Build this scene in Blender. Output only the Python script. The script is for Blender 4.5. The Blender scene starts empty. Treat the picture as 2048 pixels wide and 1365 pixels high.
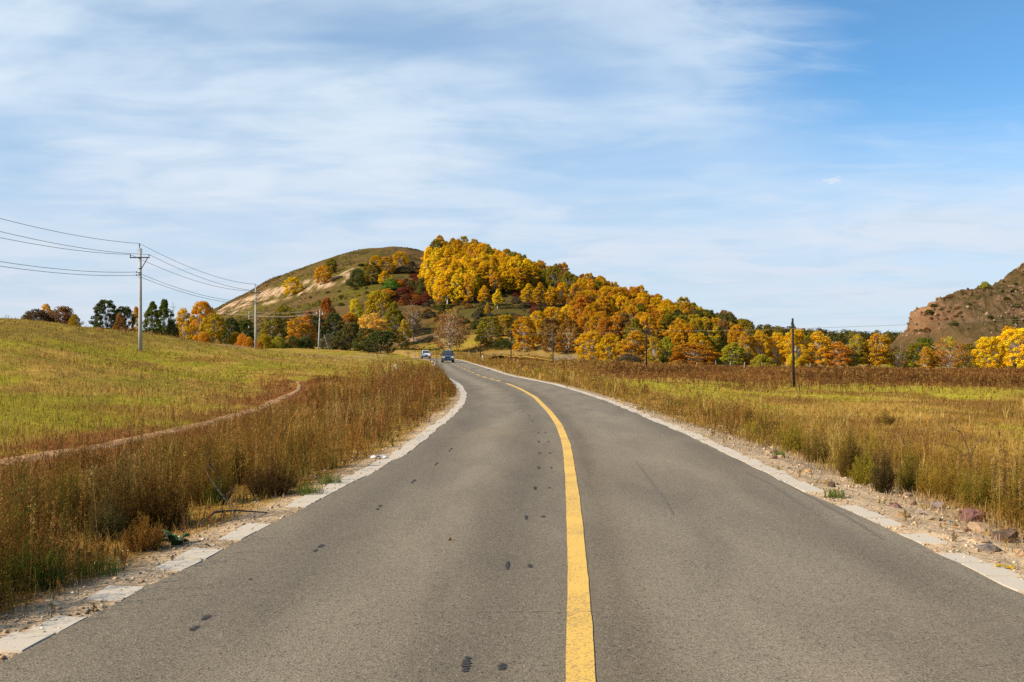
import bpy, bmesh, math, random
import numpy as np
from math import radians as rad, pi
from mathutils import Vector, Matrix
rng = np.random.default_rng(7)
random.seed(7)
scene = bpy.context.scene
COL = scene.collection

# ------------------------------------------------------------------ camera, world, sun, exposure
F, U0, V0, H = 1991.0, 1024.0, 704.0, 1.6
cam_d = bpy.data.cameras.new('camera'); cam = bpy.data.objects.new('camera', cam_d); COL.objects.link(cam)
cam.location = (0, 0, H); cam.rotation_euler = (rad(90), 0, 0)
cam_d.sensor_width = 36.0; cam_d.lens = 36.0*F/2048.0; cam_d.shift_y = (V0-682.5)/2048.0
cam_d.clip_start = 0.1; cam_d.clip_end = 20000.0
scene.camera = cam

SUN_DIR = Vector((-1.0, -0.46, 0.70)).normalized()          # towards the sun
SUN_EL = math.asin(SUN_DIR.z); SUN_AZ = math.atan2(SUN_DIR.x, SUN_DIR.y)
sun_d = bpy.data.lights.new('sun', 'SUN'); sun_d.energy = 5.0; sun_d.angle = rad(0.55); sun_d.color = (1.0, 0.885, 0.69)
sun = bpy.data.objects.new('sun', sun_d); COL.objects.link(sun)
sun.rotation_euler = SUN_DIR.to_track_quat('Z', 'Y').to_euler(); sun.location = (-60, -10, 60)

world = bpy.data.worlds.new('World'); scene.world = world; world.use_nodes = True


def build_world():
    nt = world.node_tree; N = nt.nodes; L = nt.links
    for n in list(N): N.remove(n)
    out = N.new('ShaderNodeOutputWorld'); bg = N.new('ShaderNodeBackground'); bg.inputs['Strength'].default_value = 0.075
    L.new(bg.outputs[0], out.inputs[0])
    sky = N.new('ShaderNodeTexSky'); sky.sky_type = 'NISHITA'; sky.sun_disc = False
    sky.sun_elevation = SUN_EL; sky.sun_rotation = SUN_AZ
    sky.altitude = 1200.0; sky.air_density = 1.0; sky.dust_density = 0.6; sky.ozone_density = 2.5

    def math_(op, a, b=None, c=None, clamp=False):
        n = N.new('ShaderNodeMath'); n.operation = op; n.use_clamp = clamp
        for i, v in enumerate((a, b, c)):
            if v is None: continue
            if isinstance(v, (int, float)): n.inputs[i].default_value = v
            else: L.new(v, n.inputs[i])
        return n.outputs[0]

    def sstep(v, lo, hi):
        n = N.new('ShaderNodeMapRange'); n.interpolation_type = 'SMOOTHSTEP'
        L.new(v, n.inputs[0]); n.inputs[1].default_value = lo; n.inputs[2].default_value = hi
        return n.outputs[0]
    tc = N.new('ShaderNodeTexCoord'); sep = N.new('ShaderNodeSeparateXYZ'); L.new(tc.outputs['Generated'], sep.inputs[0])
    zc = math_('MAXIMUM', sep.outputs[2], 0.0)
    zz = math_('ADD', zc, 0.11)
    px = math_('DIVIDE', sep.outputs[0], zz); py = math_('DIVIDE', sep.outputs[1], zz)
    comb = N.new('ShaderNodeCombineXYZ'); L.new(px, comb.inputs[0]); L.new(py, comb.inputs[1])

    def noise(scale, detail, rough, dist, sx=1.0, sy=1.0, rot=0.0, off=(0, 0, 0)):
        m = N.new('ShaderNodeMapping'); m.inputs['Scale'].default_value = (sx, sy, 1); m.inputs['Rotation'].default_value = (0, 0, rot)
        m.inputs['Location'].default_value = off
        L.new(comb.outputs[0], m.inputs[0])
        n = N.new('ShaderNodeTexNoise'); n.inputs['Scale'].default_value = scale; n.inputs['Detail'].default_value = detail
        n.inputs['Roughness'].default_value = rough; n.inputs['Distortion'].default_value = dist
        L.new(m.outputs[0], n.inputs[0]); return n.outputs[0]
    big = noise(1.0, 3, 0.5, 0.5, 0.75, 0.95, 0.35, (3.1, 0.4, 0))
    streak = noise(1.5, 4, 0.50, 1.2, 0.75, 1.05, 0.45, (0.7, 2.0, 1.0))
    fine = noise(5.0, 6, 0.6, 0.9, 0.6, 1.2, 0.4, (5.0, 1.0, 2.0))
    # cloud cover: an edge of the cloud sheet runs from high above the road out to the side, clear beyond it
    edge = math_('SUBTRACT', px, math_('ADD', 0.47, math_('MULTIPLY', math_('SUBTRACT', py, 2.2), 0.34)))
    wob = math_('MULTIPLY', math_('SUBTRACT', fine, 0.5), 0.55)
    wob2 = math_('MULTIPLY', math_('SUBTRACT', streak, 0.5), 0.5)
    clear = sstep(math_('ADD', edge, math_('ADD', wob, wob2)), -0.18, 0.30)
    far = sstep(math_('ADD', py, math_('MULTIPLY', wob, 1.4)), 2.5, 3.9)
    clear = math_('MULTIPLY', clear, math_('SUBTRACT', 1.0, far))
    dens = math_('ADD', math_('MULTIPLY', big, 0.95), math_('ADD', math_('MULTIPLY', streak, 0.75), math_('MULTIPLY', fine, 0.22)))
    cover = sstep(dens, 0.70, 1.22)
    cover = math_('ADD', math_('MULTIPLY', cover, 0.58), 0.36)
    cover = math_('MULTIPLY', cover, math_('SUBTRACT', 1.0, math_('MULTIPLY', clear, 0.96)), clamp=True)
    # cloud colour (in sky units)
    cc = N.new('ShaderNodeMix'); cc.data_type = 'RGBA'
    hz = sstep(sep.outputs[2], 0.0, 0.30)
    L.new(hz, cc.inputs[0]); cc.inputs[6].default_value = (7.3, 7.8, 8.9, 1); cc.inputs[7].default_value = (8.0, 9.2, 10.2, 1)
    patch = noise(2.6, 5, 0.55, 0.7, 0.85, 1.0, 0.5, (8.0, 3.0, 4.0)); pm = math_('MULTIPLY', sstep(patch, 0.46, 0.72), 0.55)
    cg = N.new('ShaderNodeMix'); cg.data_type = 'RGBA'; L.new(pm, cg.inputs[0]); L.new(cc.outputs[2], cg.inputs[6]); cg.inputs[7].default_value = (5.3, 6.9, 8.5, 1)
    skc = N.new('ShaderNodeMix'); skc.data_type = 'RGBA'; skc.blend_type = 'MULTIPLY'; skc.inputs[0].default_value = 1.0
    L.new(sky.outputs[0], skc.inputs[6]); skc.inputs[7].default_value = (0.86, 1.42, 1.66, 1)
    # thin high veil low over the horizon
    veil = math_('MULTIPLY', math_('SUBTRACT', 1.0, sstep(sep.outputs[2], 0.02, 0.26)), 0.72)
    mv = N.new('ShaderNodeMix'); mv.data_type = 'RGBA'; L.new(veil, mv.inputs[0]); L.new(skc.outputs[2], mv.inputs[6]); mv.inputs[7].default_value = (6.5, 7.15, 8.3, 1)
    # one small stray puff
    pd = math_('SQRT', math_('ADD', math_('POWER', math_('SUBTRACT', px, 1.12), 2.0), math_('POWER', math_('MULTIPLY', math_('SUBTRACT', py, 3.47), 0.45), 2.0)))
    puffn = noise(30.0, 5, 0.6, 0.4, 1.0, 0.5, 0.2)
    puff = math_('MULTIPLY', sstep(math_('SUBTRACT', math_('MULTIPLY', puffn, 0.16), pd), 0.035, 0.075), 0.8)
    cover = math_('MAXIMUM', cover, puff)
    mx = N.new('ShaderNodeMix'); mx.data_type = 'RGBA'; L.new(cover, mx.inputs[0]); L.new(mv.outputs[2], mx.inputs[6]); L.new(cg.outputs[2], mx.inputs[7])
    L.new(mx.outputs[2], bg.inputs[0])


build_world()
vs = scene.view_settings; vs.view_transform = 'Standard'; vs.look = 'None'; vs.gamma = 1.0; vs.use_curve_mapping = False
vs.exposure = 0.38
scene.render.engine = 'CYCLES'
cy = scene.cycles
cy.use_denoising = False; cy.max_bounces = 5; cy.diffuse_bounces = 3; cy.glossy_bounces = 2; cy.transmission_bounces = 3
cy.transparent_max_bounces = 4; cy.caustics_reflective = False; cy.caustics_refractive = False

# ------------------------------------------------------------------ helpers


def tag(o, label=None, cat=None, group=None, kind=None):
    if label: o['label'] = label
    if cat: o['category'] = cat
    if group: o['group'] = group
    if kind: o['kind'] = kind
    return o


def link(name, me, mat=None, parent=None, loc=None):
    o = bpy.data.objects.new(name, me); COL.objects.link(o)
    if mat is not None and me is not None and len(me.materials) == 0: me.materials.append(mat)
    if parent is not None: o.parent = parent
    if loc is not None: o.location = loc
    return o


def empty(name, loc, rz=0.0):
    o = bpy.data.objects.new(name, None); COL.objects.link(o); o.location = loc; o.rotation_euler = (0, 0, rz)
    o.empty_display_size = 0.2
    return o


def np_mesh(name, V, Fc, attrs=None, smooth=False):
    """V (n,3), Fc (m,k) int; attrs {name: (n,3|4) colours per vertex}"""
    V = np.asarray(V, dtype=np.float32); Fc = np.asarray(Fc, dtype=np.int32)
    me = bpy.data.meshes.new(name); k = Fc.shape[1]; m = len(Fc)
    me.vertices.add(len(V)); me.vertices.foreach_set('co', V.ravel())
    me.loops.add(m*k); me.loops.foreach_set('vertex_index', Fc.ravel())
    me.polygons.add(m); me.polygons.foreach_set('loop_start', np.arange(0, m*k, k, dtype=np.int32))
    me.polygons.foreach_set('loop_total', np.full(m, k, dtype=np.int32))
    if smooth: me.polygons.foreach_set('use_smooth', np.ones(m, dtype=bool))
    if attrs:
        for an, A in attrs.items():
            A = np.asarray(A, dtype=np.float32)
            if A.shape[1] == 3: A = np.concatenate([A, np.ones((len(A), 1), np.float32)], 1)
            at = me.attributes.new(an, 'FLOAT_COLOR', 'POINT'); at.data.foreach_set('color', A.ravel())
    me.update(calc_edges=True)
    return me


class MB:
    """collects simple solids into one mesh"""
    def __init__(self): self.V = []; self.Fs = []

    def add(self, verts, faces):
        b = len(self.V); self.V += [tuple(v) for v in verts]; self.Fs += [tuple(b+i for i in f) for f in faces]; return self

    def box(self, c, s, rot=None, taper=1.0):
        x, y, z = s[0]/2, s[1]/2, s[2]/2
        vs_ = [(-x, -y, -z), (x, -y, -z), (x, y, -z), (-x, y, -z), (-x*taper, -y*taper, z), (x*taper, -y*taper, z), (x*taper, y*taper, z), (-x*taper, y*taper, z)]
        if rot is not None: vs_ = [rot @ Vector(v) for v in vs_]
        vs_ = [(v[0]+c[0], v[1]+c[1], v[2]+c[2]) for v in vs_]
        return self.add(vs_, [(0, 3, 2, 1), (4, 5, 6, 7), (0, 1, 5, 4), (1, 2, 6, 5), (2, 3, 7, 6), (3, 0, 4, 7)])

    def tube(self, pts, radii, n=6, cap=True):
        pts = [Vector(p) for p in pts]
        if isinstance(radii, (int, float)): radii = [radii]*len(pts)
        ring = []
        for i, p in enumerate(pts):
            d = (pts[min(i+1, len(pts)-1)]-pts[max(i-1, 0)]).normalized()
            a = Vector((0, 0, 1)) if abs(d.z) < 0.9 else Vector((1, 0, 0))
            s = d.cross(a).normalized(); t = d.cross(s)
            ring.append([p+(s*math.cos(2*pi*k/n)+t*math.sin(2*pi*k/n))*radii[i] for k in range(n)])
        vs_ = [v for r in ring for v in r]; fs = []
        for i in range(len(pts)-1):
            for k in range(n):
                fs.append((i*n+k, i*n+(k+1) % n, (i+1)*n+(k+1) % n, (i+1)*n+k))
        if cap: fs.append(tuple(range(n))); fs.append(tuple(range((len(pts)-1)*n+n-1, (len(pts)-1)*n-1, -1)))
        return self.add(vs_, fs)

    def build(self, name, mat, parent=None, loc=None, smooth=False, fix=True):
        me = bpy.data.meshes.new(name); me.from_pydata(self.V, [], self.Fs)
        if fix:
            bm = bmesh.new(); bm.from_mesh(me); bmesh.ops.recalc_face_normals(bm, faces=bm.faces); bm.to_mesh(me); bm.free()
        if smooth: me.polygons.foreach_set('use_smooth', np.ones(len(me.polygons), dtype=bool))
        me.update()
        return link(name, me, mat, parent, loc)


def smooth01(a, lo, hi):
    t = np.clip((a-lo)/(hi-lo), 0, 1); return t*t*(3-2*t)


def lattice(ix, iy, seed):
    h = (ix.astype(np.int64)*374761393 + iy.astype(np.int64)*668265263 + seed*1442695041) & 0x7fffffff
    h = ((h ^ (h >> 13))*1274126177) & 0x7fffffff
    h = h ^ (h >> 16)
    return (h % 100003)/100003.0


def vnoise(x, y, seed=0):
    x = np.asarray(x, float); y = np.asarray(y, float)
    ix = np.floor(x); iy = np.floor(y); fx = x-ix; fy = y-iy
    fx = fx*fx*(3-2*fx); fy = fy*fy*(3-2*fy); ix = ix.astype(np.int64); iy = iy.astype(np.int64)
    a = lattice(ix, iy, seed); b = lattice(ix+1, iy, seed); c = lattice(ix, iy+1, seed); d = lattice(ix+1, iy+1, seed)
    return (a*(1-fx)+b*fx)*(1-fy)+(c*(1-fx)+d*fx)*fy


def fbm(x, y, seed=0, octaves=4, gain=0.5):
    s = 0; a = 1; tot = 0
    for o in range(octaves):
        s = s+a*vnoise(np.asarray(x)*2**o+o*17.3, np.asarray(y)*2**o-o*9.1, seed+o); tot += a; a *= gain
    return s/tot


def gsmooth(a, sig, axis=0):
    r = int(3*sig)+1; k = np.exp(-0.5*(np.arange(-r, r+1)/sig)**2); k /= k.sum()
    pad = [(0, 0)]*a.ndim; pad[axis] = (r, r); ap = np.pad(a, pad, mode='edge')
    return np.apply_along_axis(lambda v: np.convolve(v, k, mode='valid'), axis, ap)


# ------------------------------------------------------------------ road plan and terrain heights
YG = np.arange(-60, 262, 0.25)


def plan(pts, sig=2.0):
    p = np.array(pts); v = np.interp(YG, p[:, 0], p[:, 1])
    near = gsmooth(v, 3.0); farv = gsmooth(v, 14.0); w = smooth01(YG, 30, 75)
    return near*(1-w)+farv*w


ROAD_L = plan([(-60, -5.5), (-20, -3.6), (0, -2.85), (5.45, -2.62), (6.73, -2.47), (7.5, -2.39), (8.92, -2.26), (11.18, -2.02), (13.4, -1.82), (16.1, -1.63), (22.4, -1.49), (29, -1.43), (32.8, -1.5), (39, -1.75), (48.3, -2.45), (54, -3.0), (68, -4.75), (88.5, -6.8), (122.5, -9.5), (145, -11.1), (167.7, -13.4), (195, -17.2), (205, -19.2), (220, -23.3), (240, -31), (262, -41)])
ROAD_R = plan([(-60, .2), (-20, 2.4), (0, 3.2), (6.6, 3.4), (12.1, 3.34), (18.85, 3.38), (32.5, 3.05), (42, 2.5), (50.6, 1.85), (57.4, .9), (67.8, -.3), (88.5, -1.9), (122.5, -4.5), (167.7, -8.4), (195, -11.7), (205, -13.4), (220, -17.5), (240, -25), (262, -35)])
ROAD_Y = plan([(-60, -2.6), (-20, -.6), (0, .1), (4.82, .33), (6.69, .45), (9.2, .58), (12.44, .74), (17.1, .94), (21.8, 1.03), (26.3, 1.0), (35, .81), (43, .35), (49.8, -.22), (54.9, -.72), (62.5, -1.75), (69.2, -2.4), (77.7, -3.1), (83.8, -3.65), (92, -4.37), (99.5, -5.05), (110, -5.9), (119.8, -6.77), (129.5, -7.64), (150, -9.25), (170, -11), (195, -14.3), (205, -16.3), (220, -20.4), (240, -28), (262, -38)])


def rl(y): return np.interp(y, YG, ROAD_L)
def rr(y): return np.interp(y, YG, ROAD_R)
def ry(y): return np.interp(y, YG, ROAD_Y)
def road_z(y): return 0.2*smooth01(np.asarray(y, float), 135, 205)


COLS = [
    (-500, [(4, 0), (8, .0), (20, .4), (50, 3), (90, 6.0), (130, 7.0), (250, 6), (400, 5)]),
    (0, [(4, -.05), (8, -.1), (14, 0), (20, .15), (30, .6), (50, 1.9), (75, 3.6), (95, 5.05), (115, 5.0), (160, 3), (250, 3), (400, 6)]),
    (180, [(4, -.05), (8, -.1), (16, -.05), (30, .3), (50, .95), (75, 2.1), (95, 3.7), (107, 4.5), (120, 4.4), (170, 2.4), (250, 3), (400, 7)]),
    (290, [(4, -.05), (8, -.15), (16, -.1), (30, .1), (50, .35), (70, .85), (79, 1.28), (95, 2.7), (112, 3.95), (128, 3.8), (170, 2.0), (250, 3), (400, 8)]),
    (420, [(4, -.05), (8, -.15), (30, 0), (60, .3), (90, 1.3), (115, 2.8), (132, 3.05), (160, 2.2), (250, 3)]),
    (500, [(4, -.05), (30, -.05), (60, .1), (100, 1.0), (132, 2.0), (148, 2.3), (180, 1.9), (260, 3.0)]),
    (640, [(4, -.05), (30, -.1), (60, 0), (100, .3), (150, 1.0), (199, 2.2), (215, 2.3), (260, 2.5), (300, 4)]),
    (760, [(4, -.05), (30, -.1), (60, 0), (100, .1), (150, .6), (200, 1.5), (250, 2.0), (300, 4)]),
    (850, [(4, -.05), (60, -.1), (150, .1), (205, .15), (230, .55), (260, 1.3), (300, 2.5)]),
    (900, [(4, -.05), (60, -.1), (150, 0), (200, .2), (230, .7), (260, 1.5), (290, 2.3)]),
    (960, [(4, -.05), (60, -.1), (150, -.1), (212, .2), (250, .9), (300, 2.3)]),
    (1022, [(4, -.05), (60, -.2), (120, -.2), (181, .2), (230, 0.6), (260, 1.1)]),
    (1106, [(4, -.05), (60, -.4), (148, -.4), (180, -.25), (230, 0)]),
    (1293, [(4, -.05), (30, -.3), (60, -.5), (108, -.62), (160, -.7), (215, -1.2)]),
    (1500, [(4, -.05), (15, -.4), (70, -.9), (110, -.95), (160, -1.3), (205, -1.7)]),
    (2048, [(4, -.05), (15, -.35), (45, -.8), (70, -.95), (110, -1.2), (160, -1.7), (205, -2.2)]),
    (2700, [(4, -.05), (15, -.35), (45, -.8), (70, -.95), (110, -1.2), (160, -1.7), (205, -2.2)]),
]
TG = np.linspace(-2.2, 2.2, 881); LG = np.linspace(math.log(3.0), math.log(9000.0), 900); DG = np.exp(LG)
# hill: crest pixel/depth and foot depth per column
CREST = np.array([(-1500, 700, 520), (-400, 690, 520), (150, 685, 520), (300, 668, 520), (380, 645, 520), (420, 628, 520), (470, 604, 520), (520, 575, 520), (560, 556, 520), (600, 540, 520), (650, 522, 520), (700, 506, 520), (740, 498.5, 520), (800, 498, 520), (830, 503, 518), (870, 514, 505), (920, 514, 480), (960, 526, 465), (1000, 540, 450), (1060, 560, 435), (1130, 576, 425), (1180, 590, 415), (1210, 604, 412), (1290, 622, 405), (1360, 641, 405), (1430, 659, 420), (1480, 668, 470), (1550, 675, 560), (1620, 681, 620), (1700, 686, 640), (1790, 687, 660), (1850, 690, 660), (2100, 700, 600), (3000, 704, 600)])
FOOT = np.array([(-1500, 380), (300, 330), (500, 300), (640, 285), (760, 280), (900, 270), (1000, 255), (1150, 235), (1400, 215), (1500, 230), (1600, 320), (2100, 330), (3000, 330)])


def build_table():
    base = np.array([[np.interp(L, np.log([p[0] for p in c]), [p[1] for p in c]) for L in LG] for _, c in COLS])
    tc_ = np.array([(u-U0)/F for u, _ in COLS])
    T = np.empty((len(TG), len(LG)))
    for j in range(len(LG)): T[:, j] = np.interp(TG, tc_, base[:, j])
    T = gsmooth(gsmooth(T, 9, 0), 6, 1)
    tc2 = (CREST[:, 0]-U0)/F
    vC = gsmooth(np.interp(TG, tc2, CREST[:, 1]), 2.0); dC = gsmooth(np.interp(TG, tc2, CREST[:, 2]), 5)
    dF = gsmooth(np.interp(TG, (FOOT[:, 0]-U0)/F, FOOT[:, 1]), 6)
    zC = H+(V0-vC)*dC/F
    for i in range(len(TG)):
        zb = np.interp(np.log(dF[i]), LG, T[i])
        zc_ = zC[i]
        s = np.clip((DG-dF[i])/(dC[i]-dF[i]), 0, 1)
        up = 1-(1-s)**1.45
        up = 0.25*s*s*(3-2*s)+0.75*up
        sb = np.clip((DG-dC[i])/320.0, 0, 1); fall = 1-sb*sb*(3-2*sb)
        z = np.where(DG <= dF[i], T[i], zb+(zc_-zb)*up)
        behind = DG > dC[i]
        z = np.where(behind, zc_*fall+(-2.0)*(1-fall), z)
        T[i] = z
    return gsmooth(T, 1.6, 0)


TAB = build_table()


def z_raw(x, y):
    x = np.asarray(x, float); y = np.asarray(y, float)
    d = np.maximum(y, 3.2); t = np.clip(x/d, TG[0], TG[-1])
    fi = (t-TG[0])/(TG[1]-TG[0]); fj = (np.clip(np.log(d), LG[0], LG[-1])-LG[0])/(LG[1]-LG[0])
    i = np.clip(fi.astype(int), 0, len(TG)-2); j = np.clip(fj.astype(int), 0, len(LG)-2); a = fi-i; b = fj-j
    return (TAB[i, j]*(1-a)+TAB[i+1, j]*a)*(1-b)+(TAB[i, j+1]*(1-a)+TAB[i+1, j+1]*a)*b


def road_off(x, y):
    """distance outside the asphalt (>0 outside), and side"""
    L, R = rl(y), rr(y)
    return np.where(x < (L+R)/2, L-x, x-R)


# dirt trail through the meadow, as plan points
def flat_pt(u, v, z=0.0):
    d = (H-z)*F/(v-V0); return ((u-U0)*d/F, d)


TRAIL = np.array([flat_pt(-260, 985), flat_pt(-60, 943), flat_pt(0, 930), flat_pt(120, 905), flat_pt(200, 890, .02), flat_pt(300, 868, .03), flat_pt(400, 845, .05), flat_pt(480, 823, .05), flat_pt(540, 805, .05), flat_pt(575, 788, .03), (-8.8, 41.), (-10.0, 47), (-11.4, 53)])


def seg_dist(x, y, P):
    best = np.full(np.shape(x), 1e9); par = np.zeros(np.shape(x))
    for k in range(len(P)-1):
        ax, ay = P[k]; bx, by = P[k+1]; dx, dy = bx-ax, by-ay; l2 = dx*dx+dy*dy
        t = np.clip(((x-ax)*dx+(y-ay)*dy)/l2, 0, 1); d = np.hypot(x-ax-t*dx, y-ay-t*dy)
        m = d < best; best = np.where(m, d, best); par = np.where(m, k+t, par)
    return best


def zt(x, y):
    x = np.asarray(x, float); y = np.asarray(y, float)
    z = z_raw(x, y)
    bump = (fbm(x*0.22, y*0.22, 3, 3)-0.5)*0.5*smooth01(y, 12, 40)+(fbm(x*0.03, y*0.03, 5, 3)-0.5)*5.0*smooth01(y, 230, 420)
    bump = bump+(fbm(x*0.9, y*0.9, 8, 3)-0.5)*0.10
    bump = bump*(.15+.85*smooth01(np.where(y < 75, seg_dist(x, y, TRAIL), 9.0), .3, 2.6))
    inside = (y < 258) & (y > -55)
    o = np.where(inside, road_off(x, y), 50.0)
    w = smooth01(o, 0.55, 4.2)
    zr = road_z(y)-0.012-0.05*smooth01(o, 0.3, 1.2)+(fbm(x*2.2, y*2.2, 9, 3)-0.5)*0.06*smooth01(o, .3, .9)
    zz = zr*(1-w)+(z+bump)*w
    zz = np.where(o < 0.0, road_z(y)-0.05, zz)
    # eroded bank of a dry stream beyond the road
    return zz


def ground_hit(u, v, y0=4.0, y1=900.0):
    ys = np.exp(np.linspace(math.log(y0), math.log(y1), 2600)); t = (u-U0)/F
    zr = H+(V0-v)/F*ys; g = zt(t*ys, ys); k = np.argmax(g >= zr)
    if g[k] < zr[k]: k = len(ys)-1
    y = float(ys[k]); return (t*y, y, float(zt(t*y, y)))


def project(x, y, z): return U0+F*x/y, V0-F*(z-H)/y


# ------------------------------------------------------------------ materials
MATS = {}


def new_mat(name):
    m = bpy.data.materials.new(name); m.use_nodes = True
    for n in list(m.node_tree.nodes): m.node_tree.nodes.remove(n)
    return m, m.node_tree.nodes, m.node_tree.links


def pbr(name, col, rough=0.7, metal=0.0, noise=None, var=0.25, spec=0.4, bump=0.0, coat=0.0, emis=None, attr=None):
    """principled material; colour broken up by noise (scale) and optional attribute colour"""
    m, N, L = new_mat(name); out = N.new('ShaderNodeOutputMaterial'); b = N.new('ShaderNodeBsdfPrincipled'); L.new(b.outputs[0], out.inputs[0])
    b.inputs['Roughness'].default_value = rough; b.inputs['Metallic'].default_value = metal; b.inputs['Specular IOR Level'].default_value = spec
    b.inputs['Coat Weight'].default_value = coat
    if noise:
        tc = N.new('ShaderNodeTexCoord'); n = N.new('ShaderNodeTexNoise'); n.inputs['Scale'].default_value = noise; n.inputs['Detail'].default_value = 6; n.inputs['Roughness'].default_value = 0.65
        L.new(tc.outputs['Object'], n.inputs[0])
        r = N.new('ShaderNodeMapRange'); L.new(n.outputs[0], r.inputs[0]); r.inputs[1].default_value = 0.25; r.inputs[2].default_value = 0.75; r.inputs[3].default_value = 1-var; r.inputs[4].default_value = 1+var
        mx = N.new('ShaderNodeMix'); mx.data_type = 'RGBA'; mx.blend_type = 'MULTIPLY'; mx.inputs[0].default_value = 1
        if attr:
            a = N.new('ShaderNodeAttribute'); a.attribute_name = attr; L.new(a.outputs[0], mx.inputs[6])
        else: mx.inputs[6].default_value = (*col, 1)
        L.new(r.outputs[0], mx.inputs[7]); L.new(mx.outputs[2], b.inputs['Base Color'])
        if bump:
            bp = N.new('ShaderNodeBump'); bp.inputs['Strength'].default_value = bump; bp.inputs['Distance'].default_value = 0.02; L.new(n.outputs[0], bp.inputs['Height']); L.new(bp.outputs[0], b.inputs['Normal'])
    else: b.inputs['Base Color'].default_value = (*col, 1)
    if emis: b.inputs['Emission Color'].default_value = (*emis[0], 1); b.inputs['Emission Strength'].default_value = emis[1]
    MATS[name] = m; return m


def leaf_mat(name, trans=0.38, objcol=False, attr='col'):
    m, N, L = new_mat(name); out = N.new('ShaderNodeOutputMaterial')
    a = N.new('ShaderNodeAttribute'); a.attribute_name = attr; src = a.outputs[0]
    if objcol:
        oi = N.new('ShaderNodeObjectInfo'); mx = N.new('ShaderNodeMix'); mx.data_type = 'RGBA'; mx.blend_type = 'MULTIPLY'; mx.inputs[0].default_value = 1
        L.new(src, mx.inputs[6]); L.new(oi.outputs['Color'], mx.inputs[7]); src = mx.outputs[2]
    d = N.new('ShaderNodeBsdfDiffuse'); t = N.new('ShaderNodeBsdfTranslucent'); s = N.new('ShaderNodeMixShader'); s.inputs[0].default_value = trans
    L.new(src, d.inputs[0]); L.new(src, t.inputs[0]); L.new(d.outputs[0], s.inputs[1]); L.new(t.outputs[0], s.inputs[2]); L.new(s.outputs[0], out.inputs[0])
    MATS[name] = m; return m


def ground_mat():
    m, N, L = new_mat('ground_soil_grass'); out = N.new('ShaderNodeOutputMaterial'); d = N.new('ShaderNodeBsdfDiffuse'); L.new(d.outputs[0], out.inputs[0])
    a = N.new('ShaderNodeAttribute'); a.attribute_name = 'col'; g = N.new('ShaderNodeNewGeometry')
    cur = a.outputs[0]; hs = []
    for sc, var in ((0.35, .22), (2.2, .25), (14.0, .28), (70.0, .30)):
        n = N.new('ShaderNodeTexNoise'); n.inputs['Scale'].default_value = sc; n.inputs['Detail'].default_value = 4; n.inputs['Roughness'].default_value = .65
        L.new(g.outputs['Position'], n.inputs[0])
        r = N.new('ShaderNodeMapRange'); L.new(n.outputs[0], r.inputs[0]); r.inputs[1].default_value = .28; r.inputs[2].default_value = .72; r.inputs[3].default_value = 1-var; r.inputs[4].default_value = 1+var
        mx = N.new('ShaderNodeMix'); mx.data_type = 'RGBA'; mx.blend_type = 'MULTIPLY'; mx.inputs[0].default_value = 1; L.new(cur, mx.inputs[6]); L.new(r.outputs[0], mx.inputs[7]); cur = mx.outputs[2]; hs.append(n.outputs[0])
    L.new(cur, d.inputs[0])
    bp = N.new('ShaderNodeBump'); bp.inputs['Strength'].default_value = .6; bp.inputs['Distance'].default_value = .05; L.new(hs[2], bp.inputs['Height'])
    bp2 = N.new('ShaderNodeBump'); bp2.inputs['Strength'].default_value = .5; bp2.inputs['Distance'].default_value = .6; L.new(hs[0], bp2.inputs['Height']); L.new(bp.outputs[0], bp2.inputs['Normal'])
    L.new(bp2.outputs[0], d.inputs['Normal']); return m


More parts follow.
